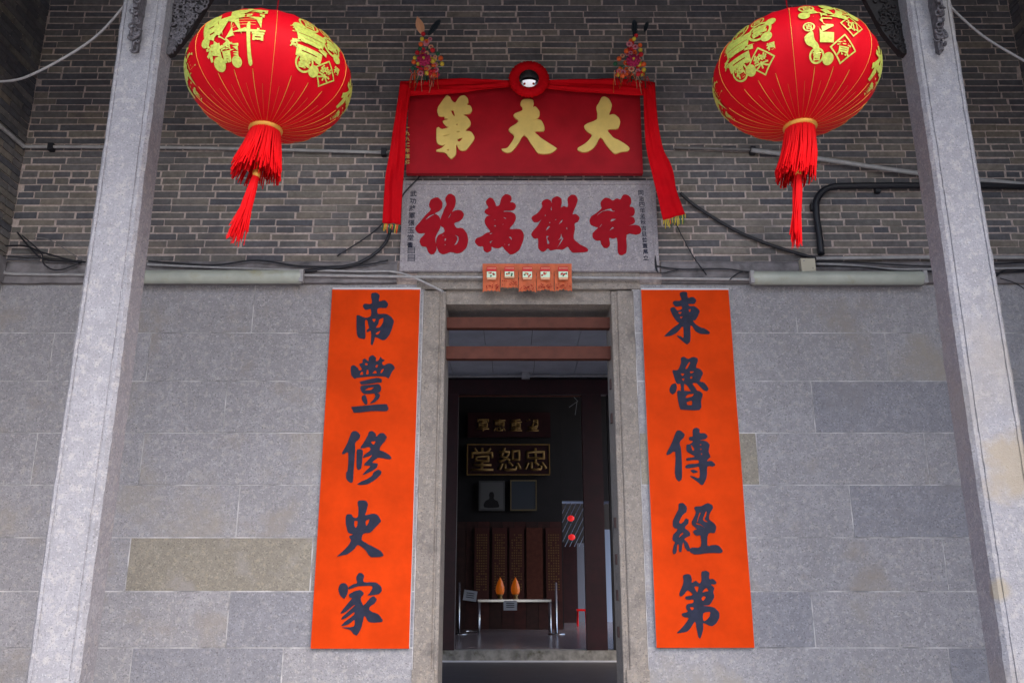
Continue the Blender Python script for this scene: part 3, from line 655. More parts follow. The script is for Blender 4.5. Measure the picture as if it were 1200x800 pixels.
JING = [[[(185,100),(230,90),(275,130),(275,190),(225,240),(190,310),(205,333),(240,310),(265,272),(298,285),(295,330),(255,380),(310,430),(318,470),(280,490),(250,515),(290,560),(320,640),(290,655),(255,610),(237,548),(225,590),(215,660),(187,655),(185,582),(167,580),(155,670),(125,690),(112,650),(125,590),(140,550),(112,520),(120,460),(170,400),(120,370),(115,300),(160,200),(180,160)],[(187,493),(202,460),(228,436),(236,450),(205,478)]],
        [[(365,150),(385,130),(450,125),(520,92),(570,110),(585,150),(550,210),(540,280),(600,330),(622,370),(605,440),(530,450),(520,588),(600,580),(650,590),(695,640),(680,675),(540,675),(385,692),(340,680),(310,655),(310,630),(345,610),(440,600),(440,472),(385,470),(350,430),(370,405),(395,395),(345,350),(335,310),(355,270),(385,200)],
         [(397,308),(425,208),(440,208),(420,260),(407,306)],[(467,285),(500,193),(512,193),(505,240),(487,278),(520,308),(510,314)],[(389,322),(440,338),(495,388),(440,350),(394,338)]]]
DI2 = [[[(205,70),(240,52),(290,60),(308,115),(307,153),(355,130),(398,160),(420,125),(420,30),(465,12),(512,35),(512,108),(560,110),(597,150),(580,172),(532,174),(570,215),(560,265),(570,320),(545,370),(510,415),(442,422),(560,440),(620,490),(632,550),(600,620),(550,660),(510,655),(442,627),(440,700),(410,800),(385,790),(360,680),(355,630),(340,610),(320,640),(260,720),(150,745),(135,735),(200,670),(270,570),(205,550),(190,515),(260,490),(240,450),(250,405),(320,388),(325,352),(245,350),(232,315),(318,293),(260,242),(205,300),(175,315),(160,280),(200,180),(210,130)],
        [(337,202),(386,200),(370,265)],[(432,263),(475,214),(503,248),(480,253)],[(420,340),(440,312),(470,322),(440,365)],[(285,445),(310,437),(333,450),(310,475)],[(442,512),(518,493),(518,540),(480,588),(444,598)]]]
YC = D - .03
couplet((390, 494), (363, 477.5), 339, 759.5, YC, 'orange red couplet left of the doorway with five black characters', [(400, 335, NAN), (395, 410, FENG), (390, 495, XIU), (385, 580, SHI), (380, 667, JIA)])
couplet((752, 855), (768.5, 883), 339.5, 758.5, YC, 'orange red couplet right of the doorway with five black characters', [(765, 333, DONG), (767, 410, LU), (770, 495, CHUAN), (777, 580, JING), (780, 667, DI2)])

# ------------------------------------------------------------------ stone plaque over the door
YQ = D - .03
pq = thing('stone_plaque', (CX, YQ, PQ[2]), 'granite plaque with four large red characters above the doorway', 'plaque')
bm = bmesh.new(); xq0, xq1 = P(470, 265, YQ).x, P(770.5, 265, YQ).x; zq0, zq1 = zt(318.5, YQ), zt(211.5, YQ)
box(bm, xq0, xq1, YQ, D + .02, zq0, zq1); obj('slab', bm, G_slab, pq, bevel=.006)
# raised rim round a recessed field
for a in ((xq0 + .003, xq1 - .003, zq1 - .035, zq1 - .004), (xq0 + .003, xq1 - .003, zq0 + .004, zq0 + .075), (xq0 + .003, xq0 + .035, zq0 + .0755, zq1 - .0355), (xq1 - .035, xq1 - .003, zq0 + .0755, zq1 - .0355)):
    bm = bmesh.new(); box(bm, a[0], a[1], YQ - .008, YQ + .004, a[2], a[3]); obj('rim', bm, G_slab, pq, bevel=.003)
FU = [[[(285,115),(350,98),(400,150),(400,215),(365,255),(312,285),(355,310),(378,350),(378,450),(320,570),(335,700),(310,750),(275,762),(240,735),(215,675),(165,665),(140,620),(150,580),(205,515),(130,515),(92,480),(95,440),(140,390),(205,310),(270,240),(250,190),(262,140)],[(210,350),(250,312),(300,290),(315,294),(270,320),(217,358)]],
      [[(440,115),(460,75),(495,55),(545,80),(560,130),(550,200),(517,268),(560,250),(620,250),(655,290),(640,340),(600,375),(542,400),(570,455),(640,460),(690,520),(705,590),(690,670),(640,730),(580,750),(500,735),(420,760),(370,740),(335,660),(335,590),(360,540),(430,500),(420,450),(380,420),(385,350),(430,230),(455,180)],
       [(472,333),(500,285),(508,288),(485,333)],[(547,532),(590,552),(598,590),(577,640),(540,658),(575,600),(576,562)],[(402,540),(420,530),(415,550)],[(430,580),(450,574),(445,600),(432,608)],[(425,642),(445,645),(440,660)]]]
WAN = [[[(225,150),(260,105),(300,110),(335,165),(345,200),(385,185),(410,100),(455,60),(510,75),(525,120),(507,155),(550,160),(575,195),(555,240),(510,250),(440,252),(432,266),(510,268),(560,290),(575,340),(550,400),(502,468),(620,470),(660,510),(665,580),(620,700),(570,745),(510,762),(450,710),(415,667),(375,690),(320,685),(290,672),(285,715),(240,740),(200,715),(190,668),(140,665),(100,625),(110,580),(180,550),(230,515),(278,495),(225,420),(210,370),(235,320),(295,305),(250,300),(210,270),(222,240),(255,215)],
        [(432,327),(463,336),(455,350),(434,338)],[(320,425),(340,420),(342,438),(325,438)],[(417,412),(438,398),(425,418)],[(320,355),(340,353),(328,366)],[(266,520),(290,510),(303,516),(277,530)],[(268,612),(335,592),(292,614),(282,638)],[(492,557),(515,555),(528,575),(524,597),(506,577)],[(482,650),(503,638),(495,663)],[(439,634),(452,645),(445,653)]]]
HUI = [[[(215,135),(260,118),(300,135),(318,168),(322,115),(375,85),(425,110),(432,160),(422,218),(460,200),(498,213),(508,180),(502,110),(540,70),(590,72),(618,120),(600,190),(557,295),(600,295),(640,335),(620,380),(582,405),(585,470),(572,580),(640,645),(725,690),(730,730),(570,742),(530,710),(500,672),(440,705),(370,702),(300,715),(268,692),(215,732),(160,690),(155,577),(110,575),(78,535),(90,500),(150,430),(200,350),(218,325),(160,380),(110,385),(82,350),(90,320),(150,280),(205,210),(200,160)],
        [(302,232),(313,195),(318,245),(310,250)],[(232,318),(240,290),(248,313)],[(285,385),(298,382),(298,400),(287,400)],[(252,465),(275,432),(298,437),(270,470),(250,488)],[(252,547),(286,550),(264,575),(288,620),(286,638),(264,643),(257,600)],[(352,355),(378,347),(360,366)],[(397,410),(415,377),(448,351),(435,385),(402,413)],[(482,455),(495,442),(500,473),(487,470)],[(384,602),(415,562),(425,515),(440,560),(453,580),(430,620),(382,685),(378,682),(422,600),(428,582)]]]
XIANG = [[[(215,145),(260,103),(310,110),(350,135),(400,110),(440,120),(475,68),(520,68),(560,105),(565,160),(547,205),(590,215),(608,260),(590,310),(525,318),(590,330),(610,375),(590,405),(515,435),(600,420),(655,430),(682,470),(670,515),(620,532),(512,532),(510,730),(470,768),(435,768),(410,730),(400,572),(350,578),(307,572),(315,650),(290,685),(250,685),(215,640),(205,600),(160,600),(120,570),(115,520),(150,480),(180,450),(140,435),(95,415),(80,370),(100,320),(160,280),(220,225),(210,180)],
          [(158,316),(200,268),(270,238),(330,225),(350,250),(378,253),(370,262),(340,262),(300,252),(230,264)],[(322,375),(340,347),(393,347),(360,370),(332,380)],[(304,494),(345,442),(368,455),(330,475)],[(192,443),(221,405),(225,411),(201,446)]]]
for ox, oy, g in ((478, 222, FU), (547, 222, WAN), (615, 222, HUI), (683, 222, XIANG)): glyph('character', g, ox, oy, YQ + .001, .004, .0012, M_redchar, pq)
for s, x0, x1, y0, y1 in (('武功將軍張玉堂書', 484.5, 480.5, 227, 287), ('同治四年孟秋吉旦曾貫萬立', 751, 757, 226, 302)):
    for k, ch in enumerate(s):
        f = k / (len(s) - 1); text_at('inscription', ch, .040 if len(s) > 9 else .048, P(x0 + (x1 - x0) * f, y0 + (y1 - y0) * f, YQ - .0015), M_ink, pq, .01, .001)
for k in range(2):
    bm = bmesh.new(); q = P(482, 293 + k * 9, YQ - .002)
    for a in range(5): box(bm, q.x - .024, q.x + .024, q.y, q.y + .003, q.z - .024 + a * .011, q.z - .020 + a * .011)
    for a in range(2): box(bm, q.x - .027 + a * .05, q.x - .023 + a * .05, q.y - .0005, q.y + .003, q.z - .026, q.z + .026)
    obj('seal', bm, M_ink, pq)

# ------------------------------------------------------------------ red name board
YB0 = D - .13
bd = thing('name_board', (CX, YB0, zt(203, YB0)), 'red wooden name board with three gold characters under the red cloth', 'sign')
bz0, bz1 = zt(203, YB0), zt(96, YB0); TILT = .03
bx0, bx1 = P(476, 200, YB0).x, P(753.5, 200, YB0).x
yfun = lambda z: -(z - bz0) * TILT
bm = bmesh.new(); box(bm, bx0, bx1, YB0, YB0 + .045, bz0, bz1)
for v in bm.verts: v.co.y += yfun(v.co.z)
obj('panel', bm, M_redpaint, bd, bevel=.005)
GD = [[[(290,48),(325,65),(350,110),(390,130),(440,65),(490,48),(530,80),(540,125),(522,155),(565,170),(582,215),(560,250),(500,262),(480,275),(520,290),(562,345),(560,395),(502,453),(570,465),(608,520),(600,560),(520,665),(470,682),(430,660),(397,607),(392,720),(345,772),(310,750),(265,700),(175,688),(170,675),(230,650),(273,607),(225,618),(172,580),(170,435),(192,412),(235,435),(318,412),(280,395),(242,345),(308,318),(264,308),(262,285),(200,280),(180,230),(190,180),(225,130)],
       [(337,225),(365,214),(383,270),(375,288),(360,270)],[(397,375),(412,370),(418,390),(402,390)],[(252,511),(318,492),(316,500),(257,520)],[(400,462),(438,456),(438,465),(402,470)],[(410,560),(427,542),(476,534),(440,578),(417,573)],[(287,675),(305,658),(313,683)]]]
GF = [[[(335,95),(385,88),(440,100),(452,140),(444,183),(475,178),(515,225),(520,270),(492,312),(410,334),(495,324),(540,335),(575,400),(568,455),(462,463),(530,530),(620,590),(715,650),(715,665),(645,710),(510,710),(430,610),(340,498),(250,630),(195,690),(150,703),(105,690),(80,662),(145,650),(200,580),(228,510),(165,450),(180,415),(280,345),(222,285),(235,255),(320,220),(322,180),(300,150),(310,115)]]]
GT = [[[(425,62),(475,85),(512,150),(505,205),(483,272),(540,265),(590,300),(612,350),(595,415),(560,432),(462,443),(530,530),(620,575),(690,620),(722,655),(700,685),(620,695),(565,715),(530,700),(450,610),(382,525),(310,640),(240,688),(180,697),(130,680),(120,652),(190,610),(240,570),(285,500),(220,450),(195,400),(230,370),(340,325),(348,250),(337,180),(370,125),(395,75)]]]
for ox, oy, g in ((495, 110, GD), (580, 110, GF), (665, 110, GT)): glyph('character', g, ox, oy, YB0 + .002, .013, .0015, M_gold, bd, yfun)
for k, ch in enumerate('一九九二年重修'):
    q = P(477.6, 150.5 + k * 6.6, YB0 - .001); q.y += yfun(q.z); text_at('inscription', ch, .036 if ch != '一' else .03, q, M_gold, bd, .012, .002)

# ------------------------------------------------------------------ red cloth over the board
def ribbon(edges, Y, folds, amp, th=.006, n=10, seg=5, ylean=0):
    """cloth strip between pairs of left/right points, folded across"""
    L_ = smoothpath([P(a[0], a[1], Y) for a in edges], seg); R_ = smoothpath([P(a[2], a[3], Y) for a in edges], seg)
    bm = bmesh.new(); F_, B_ = [], []
    for k, (a, b) in enumerate(zip(L_, R_)):
        fr, bk = [], []
        for i in range(n + 1):
            u = i / n; p = a.lerp(b, u)
            off = amp * (math.sin(u * folds * 6.28 + k * .12 + .6 * math.sin(k * .35)) + .5 * math.sin(u * folds * 13 - k * .3 + 1) + .45 * math.sin(k * .55 + u * 3) + .3 * math.sin(k * 1.3 - u * 9)) * .6 + ylean * k / len(L_)
            fr.append(bm.verts.new(p + Vector((0, -off - th, 0)))); bk.append(bm.verts.new(p + Vector((0, -off, 0))))
        F_.append(fr); B_.append(bk)
    m = len(F_)
    for k in range(m - 1):
        for i in range(n):
            bm.faces.new((F_[k][i], F_[k][i + 1], F_[k + 1][i + 1], F_[k + 1][i])); bm.faces.new((B_[k][i + 1], B_[k][i], B_[k + 1][i], B_[k + 1][i + 1]))
        bm.faces.new((F_[k][0], F_[k + 1][0], B_[k + 1][0], B_[k][0])); bm.faces.new((F_[k + 1][n], F_[k][n], B_[k][n], B_[k + 1][n]))
    for i in range(n):
        bm.faces.new((F_[0][i + 1], F_[0][i], B_[0][i], B_[0][i + 1])); bm.faces.new((F_[-1][i], F_[-1][i + 1], B_[-1][i + 1], B_[-1][i]))
    bmesh.ops.recalc_face_normals(bm, faces=bm.faces); return bm
YCl = YB0 - .085
cl = thing('red_cloth', P(620, 97, YCl), 'bright red cloth draped along the top of the name board with two hanging tails', 'cloth')
obj('swag', ribbon([(469, 96.5, 469, 113), (480, 96, 482, 112.5), (520, 93.5, 522, 110), (560, 93.5, 560, 106), (598, 95, 598, 103)], YCl, 1.6, .010, seg=6, n=16), M_cloth, cl, smooth=True)
obj('swag', ribbon([(641, 95, 641, 104), (680, 93.5, 680, 108), (720, 93, 719, 110), (755, 96, 755, 112), (767.5, 97, 767, 113)], YCl, 1.6, .010, seg=6, n=16), M_cloth, cl, smooth=True)
tl = obj('tail', ribbon([(469, 97.5, 483, 98), (466, 120, 479, 121), (461, 150, 476, 150), (457, 180, 475, 180), (452, 205, 473, 205), (450, 230, 471, 230), (448, 261, 469.5, 263)], YCl - .012, 1.3, .012, seg=5, n=14), M_cloth, cl, smooth=True)
tr = obj('tail', ribbon([(753, 98, 767.5, 97.5), (754, 120, 769, 120), (755, 145, 771, 145), (757, 175, 777, 174), (763, 200, 788, 197), (770, 228, 793, 222), (777, 258, 803, 251)], YCl - .012, 1.3, .012, seg=5, n=14), M_cloth, cl, smooth=True)
for pa, x0, x1, y0, y1 in ((tl, 449, 469, 262, 263.5), (tr, 778, 803, 258, 251)):
    bm = bmesh.new()
    for k in range(16):
        f = k / 15; a = P(x0 + (x1 - x0) * f, y0 + (y1 - y0) * f, YCl - .02); b = a + Vector((rnd.uniform(-.01, .01), rnd.uniform(-.01, 0), -rnd.uniform(.03, .08)))
        tube(bm, [a, (a + b) / 2 + Vector((rnd.uniform(-.004, .004), 0, 0)), b], .0035, 4, rnd.choice([0, 0, 1, 2]))
    obj('fringe', bm, [M_yel, M_org2, M_grn], pa)

# mirror in its red wreath
q = P(620, 93, YCl - .03)
mr_ = thing('round_mirror', q, 'small round convex mirror in a red cloth wreath on top of the board', 'mirror')
bm = bmesh.new(); n1, n2 = 96, 10; R0, r0 = .114, .040
vs = []
for i in range(n1):
    a = 2 * math.pi * i / n1; ring = []
    for k in range(n2):
        b = 2 * math.pi * k / n2; rr = r0 * (1 + .13 * math.sin(i * 2.3) * (.6 + .4 * math.sin(i * .7)) + rnd.uniform(-.05, .05))
        ring.append(bm.verts.new((q.x + (R0 + rr * math.cos(b)) * math.cos(a), q.y + rr * math.sin(b) * .8, q.z + (R0 + rr * math.cos(b)) * math.sin(a))))
    vs.append(ring)
for i in range(n1):
    for k in range(n2): bm.faces.new((vs[i][k], vs[(i + 1) % n1][k], vs[(i + 1) % n1][(k + 1) % n2], vs[i][(k + 1) % n2]))
bmesh.ops.recalc_face_normals(bm, faces=bm.faces); obj('wreath', bm, M_cloth, mr_, smooth=True)
bm = bmesh.new(); rings = []; Rm = .115
prof = [(Rm * math.sin(t), -Rm * math.cos(t) + Rm * .78) for t in [R(.5) + k * R(44) / 10 for k in range(11)]]
lathe(bm, [(r_, h) for r_, h in prof], q + Vector((0, -.028, 0)), 40, axis='y'); obj('glass', bm, M_mirror, mr_, smooth=True)
bm = bmesh.new(); box(bm, q.x - .02, q.x + .02, q.y + .02, YB0, q.z - .02, q.z + .02); obj('hanger', bm, M_dark, mr_)

# ------------------------------------------------------------------ festive flower sprays
def spray(bx, by, pts, lab, feathers, tipfeather=None):
    Ys = YCl - .02; t = thing('flower_spray', P(bx, by, Ys), lab, 'ornament', 'paper flower sprays on the name board')
    for (x, y, r, kind) in pts:
        c = P(x, y, Ys - .02 - rnd.uniform(0, .03)); s = r / 155
        if kind == 'f':   # ruffled flower
            bm = bmesh.new()
            for ring, (n, rr) in enumerate(((9, 1.0), (7, .65), (5, .35))):
                for k in range(n):
                    a = 2 * math.pi * (k + .3 * ring) / n; d = Vector((math.cos(a), -.25 - .5 * ring, math.sin(a))).normalized()
                    ball(bm, c + d * s * rr * .75, s * .34, 1 if ring < 2 else 0, 1, (1, .5, 1))
            ball(bm, c + Vector((0, -s * .7, 0)), s * .2, 2, 1); obj('flower', bm, [M_peach, M_mag, M_yel], t)
        elif kind in 'pc':
            bm = bmesh.new()
            for k in range(8):
                a = 2 * math.pi * k / 8; ball(bm, c + Vector((math.cos(a) * s * .6, 0, math.sin(a) * s * .6)), s * .36, 0, 1, (1, .5, 1))
            ball(bm, c + Vector((0, -s * .3, 0)), s * .25, 1, 1); obj('flower', bm, [M_pink if kind == 'p' else M_peach, M_mag], t)
        else:
            bm = bmesh.new(); ball(bm, c, s, 0, 2); obj('pompom', bm, {'o': M_org2, 'y': M_yel, 'r': M_red2, 'g': M_grn}[kind], t)
    for k in range(44):
        f = rnd.random() ** 1.4; c = P(bx + rnd.uniform(-18, 18) * (1 - f), by - 8 - 40 * f, Ys - rnd.uniform(0, .03)); bm = bmesh.new()
        if k % 3: ball(bm, c, rnd.uniform(.013, .023), 0, 1); obj('pompom', bm, rnd.choice([M_org2, M_yel, M_red2, M_red2, M_org2]), t)
        else:
            for q_ in range(6): ball(bm, c + Vector((math.cos(q_ * 1.05) * .014, 0, math.sin(q_ * 1.05) * .014)), .010, 0, 1, (1, .6, 1))
            obj('flower', bm, rnd.choice([M_pink, M_peach, M_org2, M_yel, M_mag]), t)
    bm = bmesh.new()      # green paper leaves
    for k in range(16):
        a = P(bx + rnd.uniform(-15, 15), by - rnd.uniform(0, 26), Ys + rnd.uniform(-.02, .01)); d = Vector((rnd.uniform(-1, 1), -.3, rnd.uniform(-.3, 1))).normalized() * rnd.uniform(.03, .06); w = d.cross(Vector((0, 1, 0))).normalized() * .010
        m_ = a + d * .5; vv = [bm.verts.new(p) for p in (a, m_ + w, a + d, m_ - w)]; bm.faces.new(vv)
    obj('leaves', bm, M_grn, t)
    bm = bmesh.new()      # hanging tinsel strands
    for k in range(26):
        a = P(bx + rnd.uniform(-20, 20), by - rnd.uniform(6, 16), Ys - .03); b = a + Vector((rnd.uniform(-.03, .03), -.01, -rnd.uniform(.06, .17)))
        tube(bm, [a, (a + b) / 2 + Vector((rnd.uniform(-.012, .012), 0, .01)), b], .003, 4, k % 4)
    obj('tinsel', bm, [M_org2, M_red2, M_grn, M_peach], t)
    bm = bmesh.new(); a = P(bx, by, Ys + .01); tube(bm, [a, P(bx + (feathers[0][0] - bx) * .4, feathers[0][1] + 14, Ys + .02)], .006, 6); obj('stem', bm, M_grn, t)
    for (fx, fy, tx, ty, w) in feathers:
        a, b = P(fx, fy, Ys + .01), P(tx, ty, Ys + .03); bm = bmesh.new()
        for k in range(60):
            f = k / 60; c = a.lerp(b, f); ww = w / 155 * math.sin(math.pi * min(1, .12 + f * .86)) ** .7; ax = (b - a).normalized(); sd_ = ax.cross(Vector((0, 1, 0))).normalized()
            for s in (-1, 1):
                e = c + sd_ * s * ww * rnd.uniform(.7, 1.1) + ax * ww * .9; p1 = c + ax * .006; vv = [bm.verts.new(p) for p in (c, e, e + ax * .007, p1)]; bm.faces.new(vv)
        tube(bm, [a, b], .002, 4); obj('feather', bm, M_feather, t)
    if tipfeather:
        fx, fy, tx, ty, w = tipfeather; a, b = P(fx, fy, Ys - .02), P(tx, ty, Ys - .02); bm = bmesh.new(); ax = (b - a).normalized(); sd_ = ax.cross(Vector((0, 1, 0))).normalized()
        n = 10; Lf = [a.lerp(b, k / n) + sd_ * (w / 155) * math.sin(math.pi * (.12 + .85 * k / n)) for k in range(n + 1)]; Rf = [a.lerp(b, k / n) - sd_ * (w / 155) * math.sin(math.pi * (.12 + .85 * k / n)) for k in range(n + 1)]
        lv = [bm.verts.new(p) for p in Lf]; mv = [bm.verts.new(a.lerp(b, k / n) + Vector((0, -.01, 0))) for k in range(n + 1)]; rv = [bm.verts.new(p) for p in Rf]
        for k in range(n): bm.faces.new((lv[k], lv[k + 1], mv[k + 1], mv[k])); bm.faces.new((mv[k], mv[k + 1], rv[k + 1], rv[k]))
        obj('paper_tip', bm, M_peach, t)
spray(500, 96, [(497, 71, 8.5, 'f'), (493, 52, 2.8, 'o'), (494.5, 46, 2.6, 'y'), (496, 40, 2.8, 'r'), (500, 50, 4, 'p'), (505, 55, 3.5, 'c'), (507, 59, 3, 'r'), (485, 73, 3, 'o'), (486, 68, 2.3, 'y'), (490, 75, 2.4, 'y'), (516.5, 68.5, 3, 'o'), (518, 75, 2.8, 'y'), (501, 80, 5, 'c'), (507, 72, 3, 'y'), (511, 82, 4, 'p'), (508.5, 89, 3, 'o'), (493, 86, 4, 'p'), (489, 62, 2.8, 'r'), (510, 67, 3, 'c'), (504, 46, 3, 'p'), (492, 57.5, 2.6, 'g'), (513, 63, 2.6, 'g'), (484, 80, 2.4, 'g')],
      'paper flower spray on the left end of the board with a tall pink tip', [(502, 42, 515, 24, 4)], (495, 40, 489, 20, 5))
spray(740, 96, [(742, 72, 8.5, 'f'), (745.5, 42, 2.6, 'r'), (743, 46, 2.6, 'y'), (737.5, 52, 4.4, 'p'), (744.5, 55, 4, 'p'), (750, 53.5, 2.8, 'o'), (750.5, 59, 2.6, 'y'), (734, 60, 3, 'o'), (729.5, 65.5, 3.3, 'c'), (725.5, 69, 3, 'o'), (751, 64, 3, 'r'), (739, 62, 3, 'p'), (748, 66, 3, 'p'), (740, 81, 4.5, 'c'), (754.5, 75.5, 3, 'o'), (754.5, 82, 2.8, 'y'), (749, 76, 2.6, 'y'), (730, 85, 4.6, 'p'), (730, 89, 3, 'o'), (748, 87, 3, 'r'), (721, 75, 2.8, 'g')],
      'paper flower spray on the right end of the board with dark feathers', [(744, 45, 743.5, 24, 4), (755, 38, 759, 26, 2.5)])

# ------------------------------------------------------------------ lucky papers under the plaque
YL = D - .075
lp = thing('lucky_papers', P(617, 345, YL), 'row of five faded orange lucky papers hanging over the door lintel', 'paper decoration')
bm = bmesh.new(); a, b = P(565.5, 309, YL), P(670, 316, YL); box(bm, a.x, b.x, YL, YL + .002, b.z - .02, a.z); obj('header_strip', bm, M_salmon, lp)
for k in range(5):
    x0 = 566 + k * 20.9; x1 = x0 + 20.2; yb3 = (343, 338, 343, 342, 342)[k]; bm = bmesh.new(); nn = 10; tilt = rnd.uniform(-.012, .012)
    A_, B_ = P(x0, 316, YL - .004), P(x1, 316, YL - .004); zb_ = P(0, yb3, YL).z
    top = [bm.verts.new((A_.x + (B_.x - A_.x) * i / nn, YL - .003 - .004 * math.sin(i * .8 + k), A_.z)) for i in range(nn + 1)]
    mid = [bm.verts.new((A_.x + (B_.x - A_.x) * i / nn, YL - .012 - .008 * math.sin(i * .6 + k * 2) + tilt, (A_.z + zb_) / 2)) for i in range(nn + 1)]
    bot = [bm.verts.new((A_.x + (B_.x - A_.x) * i / nn, YL - .008 - .006 * math.sin(i * .9 + k), zb_ + (.008 if i % 2 else 0) + (.012 * abs(i - 5) / -5 + .012 if k != 1 else 0))) for i in range(nn + 1)]
    for r1, r2 in ((top, mid), (mid, bot)):
        for i in range(nn): bm.faces.new((r1[i], r2[i], r2[i + 1], r1[i + 1]))
    pp = obj('paper', bm, M_salmon, lp)
    bm = bmesh.new(); cx = (A_.x + B_.x) / 2; zt_ = P(0, 315, YL).z; 
    box(bm, cx - .036, cx + .036, YL - .03, YL - .028, zt_ - .030, zt_ + .005, 0)
    box(bm, cx - .034, cx + .034, YL - .030, YL - .028, zt_ - .080, zt_ - .032, 1)
    box(bm, cx - .032, cx + .032, YL - .032, YL - .0302, zt_ - .095 if k != 1 else zt_ - .07, zt_ - .078, 2)
    for i in range(7): box(bm, cx - .028 + i * .009, cx - .023 + i * .009, YL - .033, YL - .0303, zt_ - .012, zt_ - .002, 2)
    for i in range(6): ball(bm, (cx + rnd.uniform(-.024, .024), YL - .031, zt_ - .056 + rnd.uniform(-.014, .014)), .008, rnd.choice([0, 2, 3]), 1, (1, .2, 1))
    obj('emblem', bm, [M_red2, M_print, M_peach, M_grn], pp)
    bm = bmesh.new()
    for i in range(18): a = A_.x + (B_.x - A_.x) * rnd.uniform(.08, .92); z_ = zb_ + rnd.uniform(.02, .055); box(bm, a - .003, a + .003, YL - .022, YL - .020, z_ - .003, z_ + .003)
    obj('punched_pattern', bm, M_redchar, pp, kind='stuff')

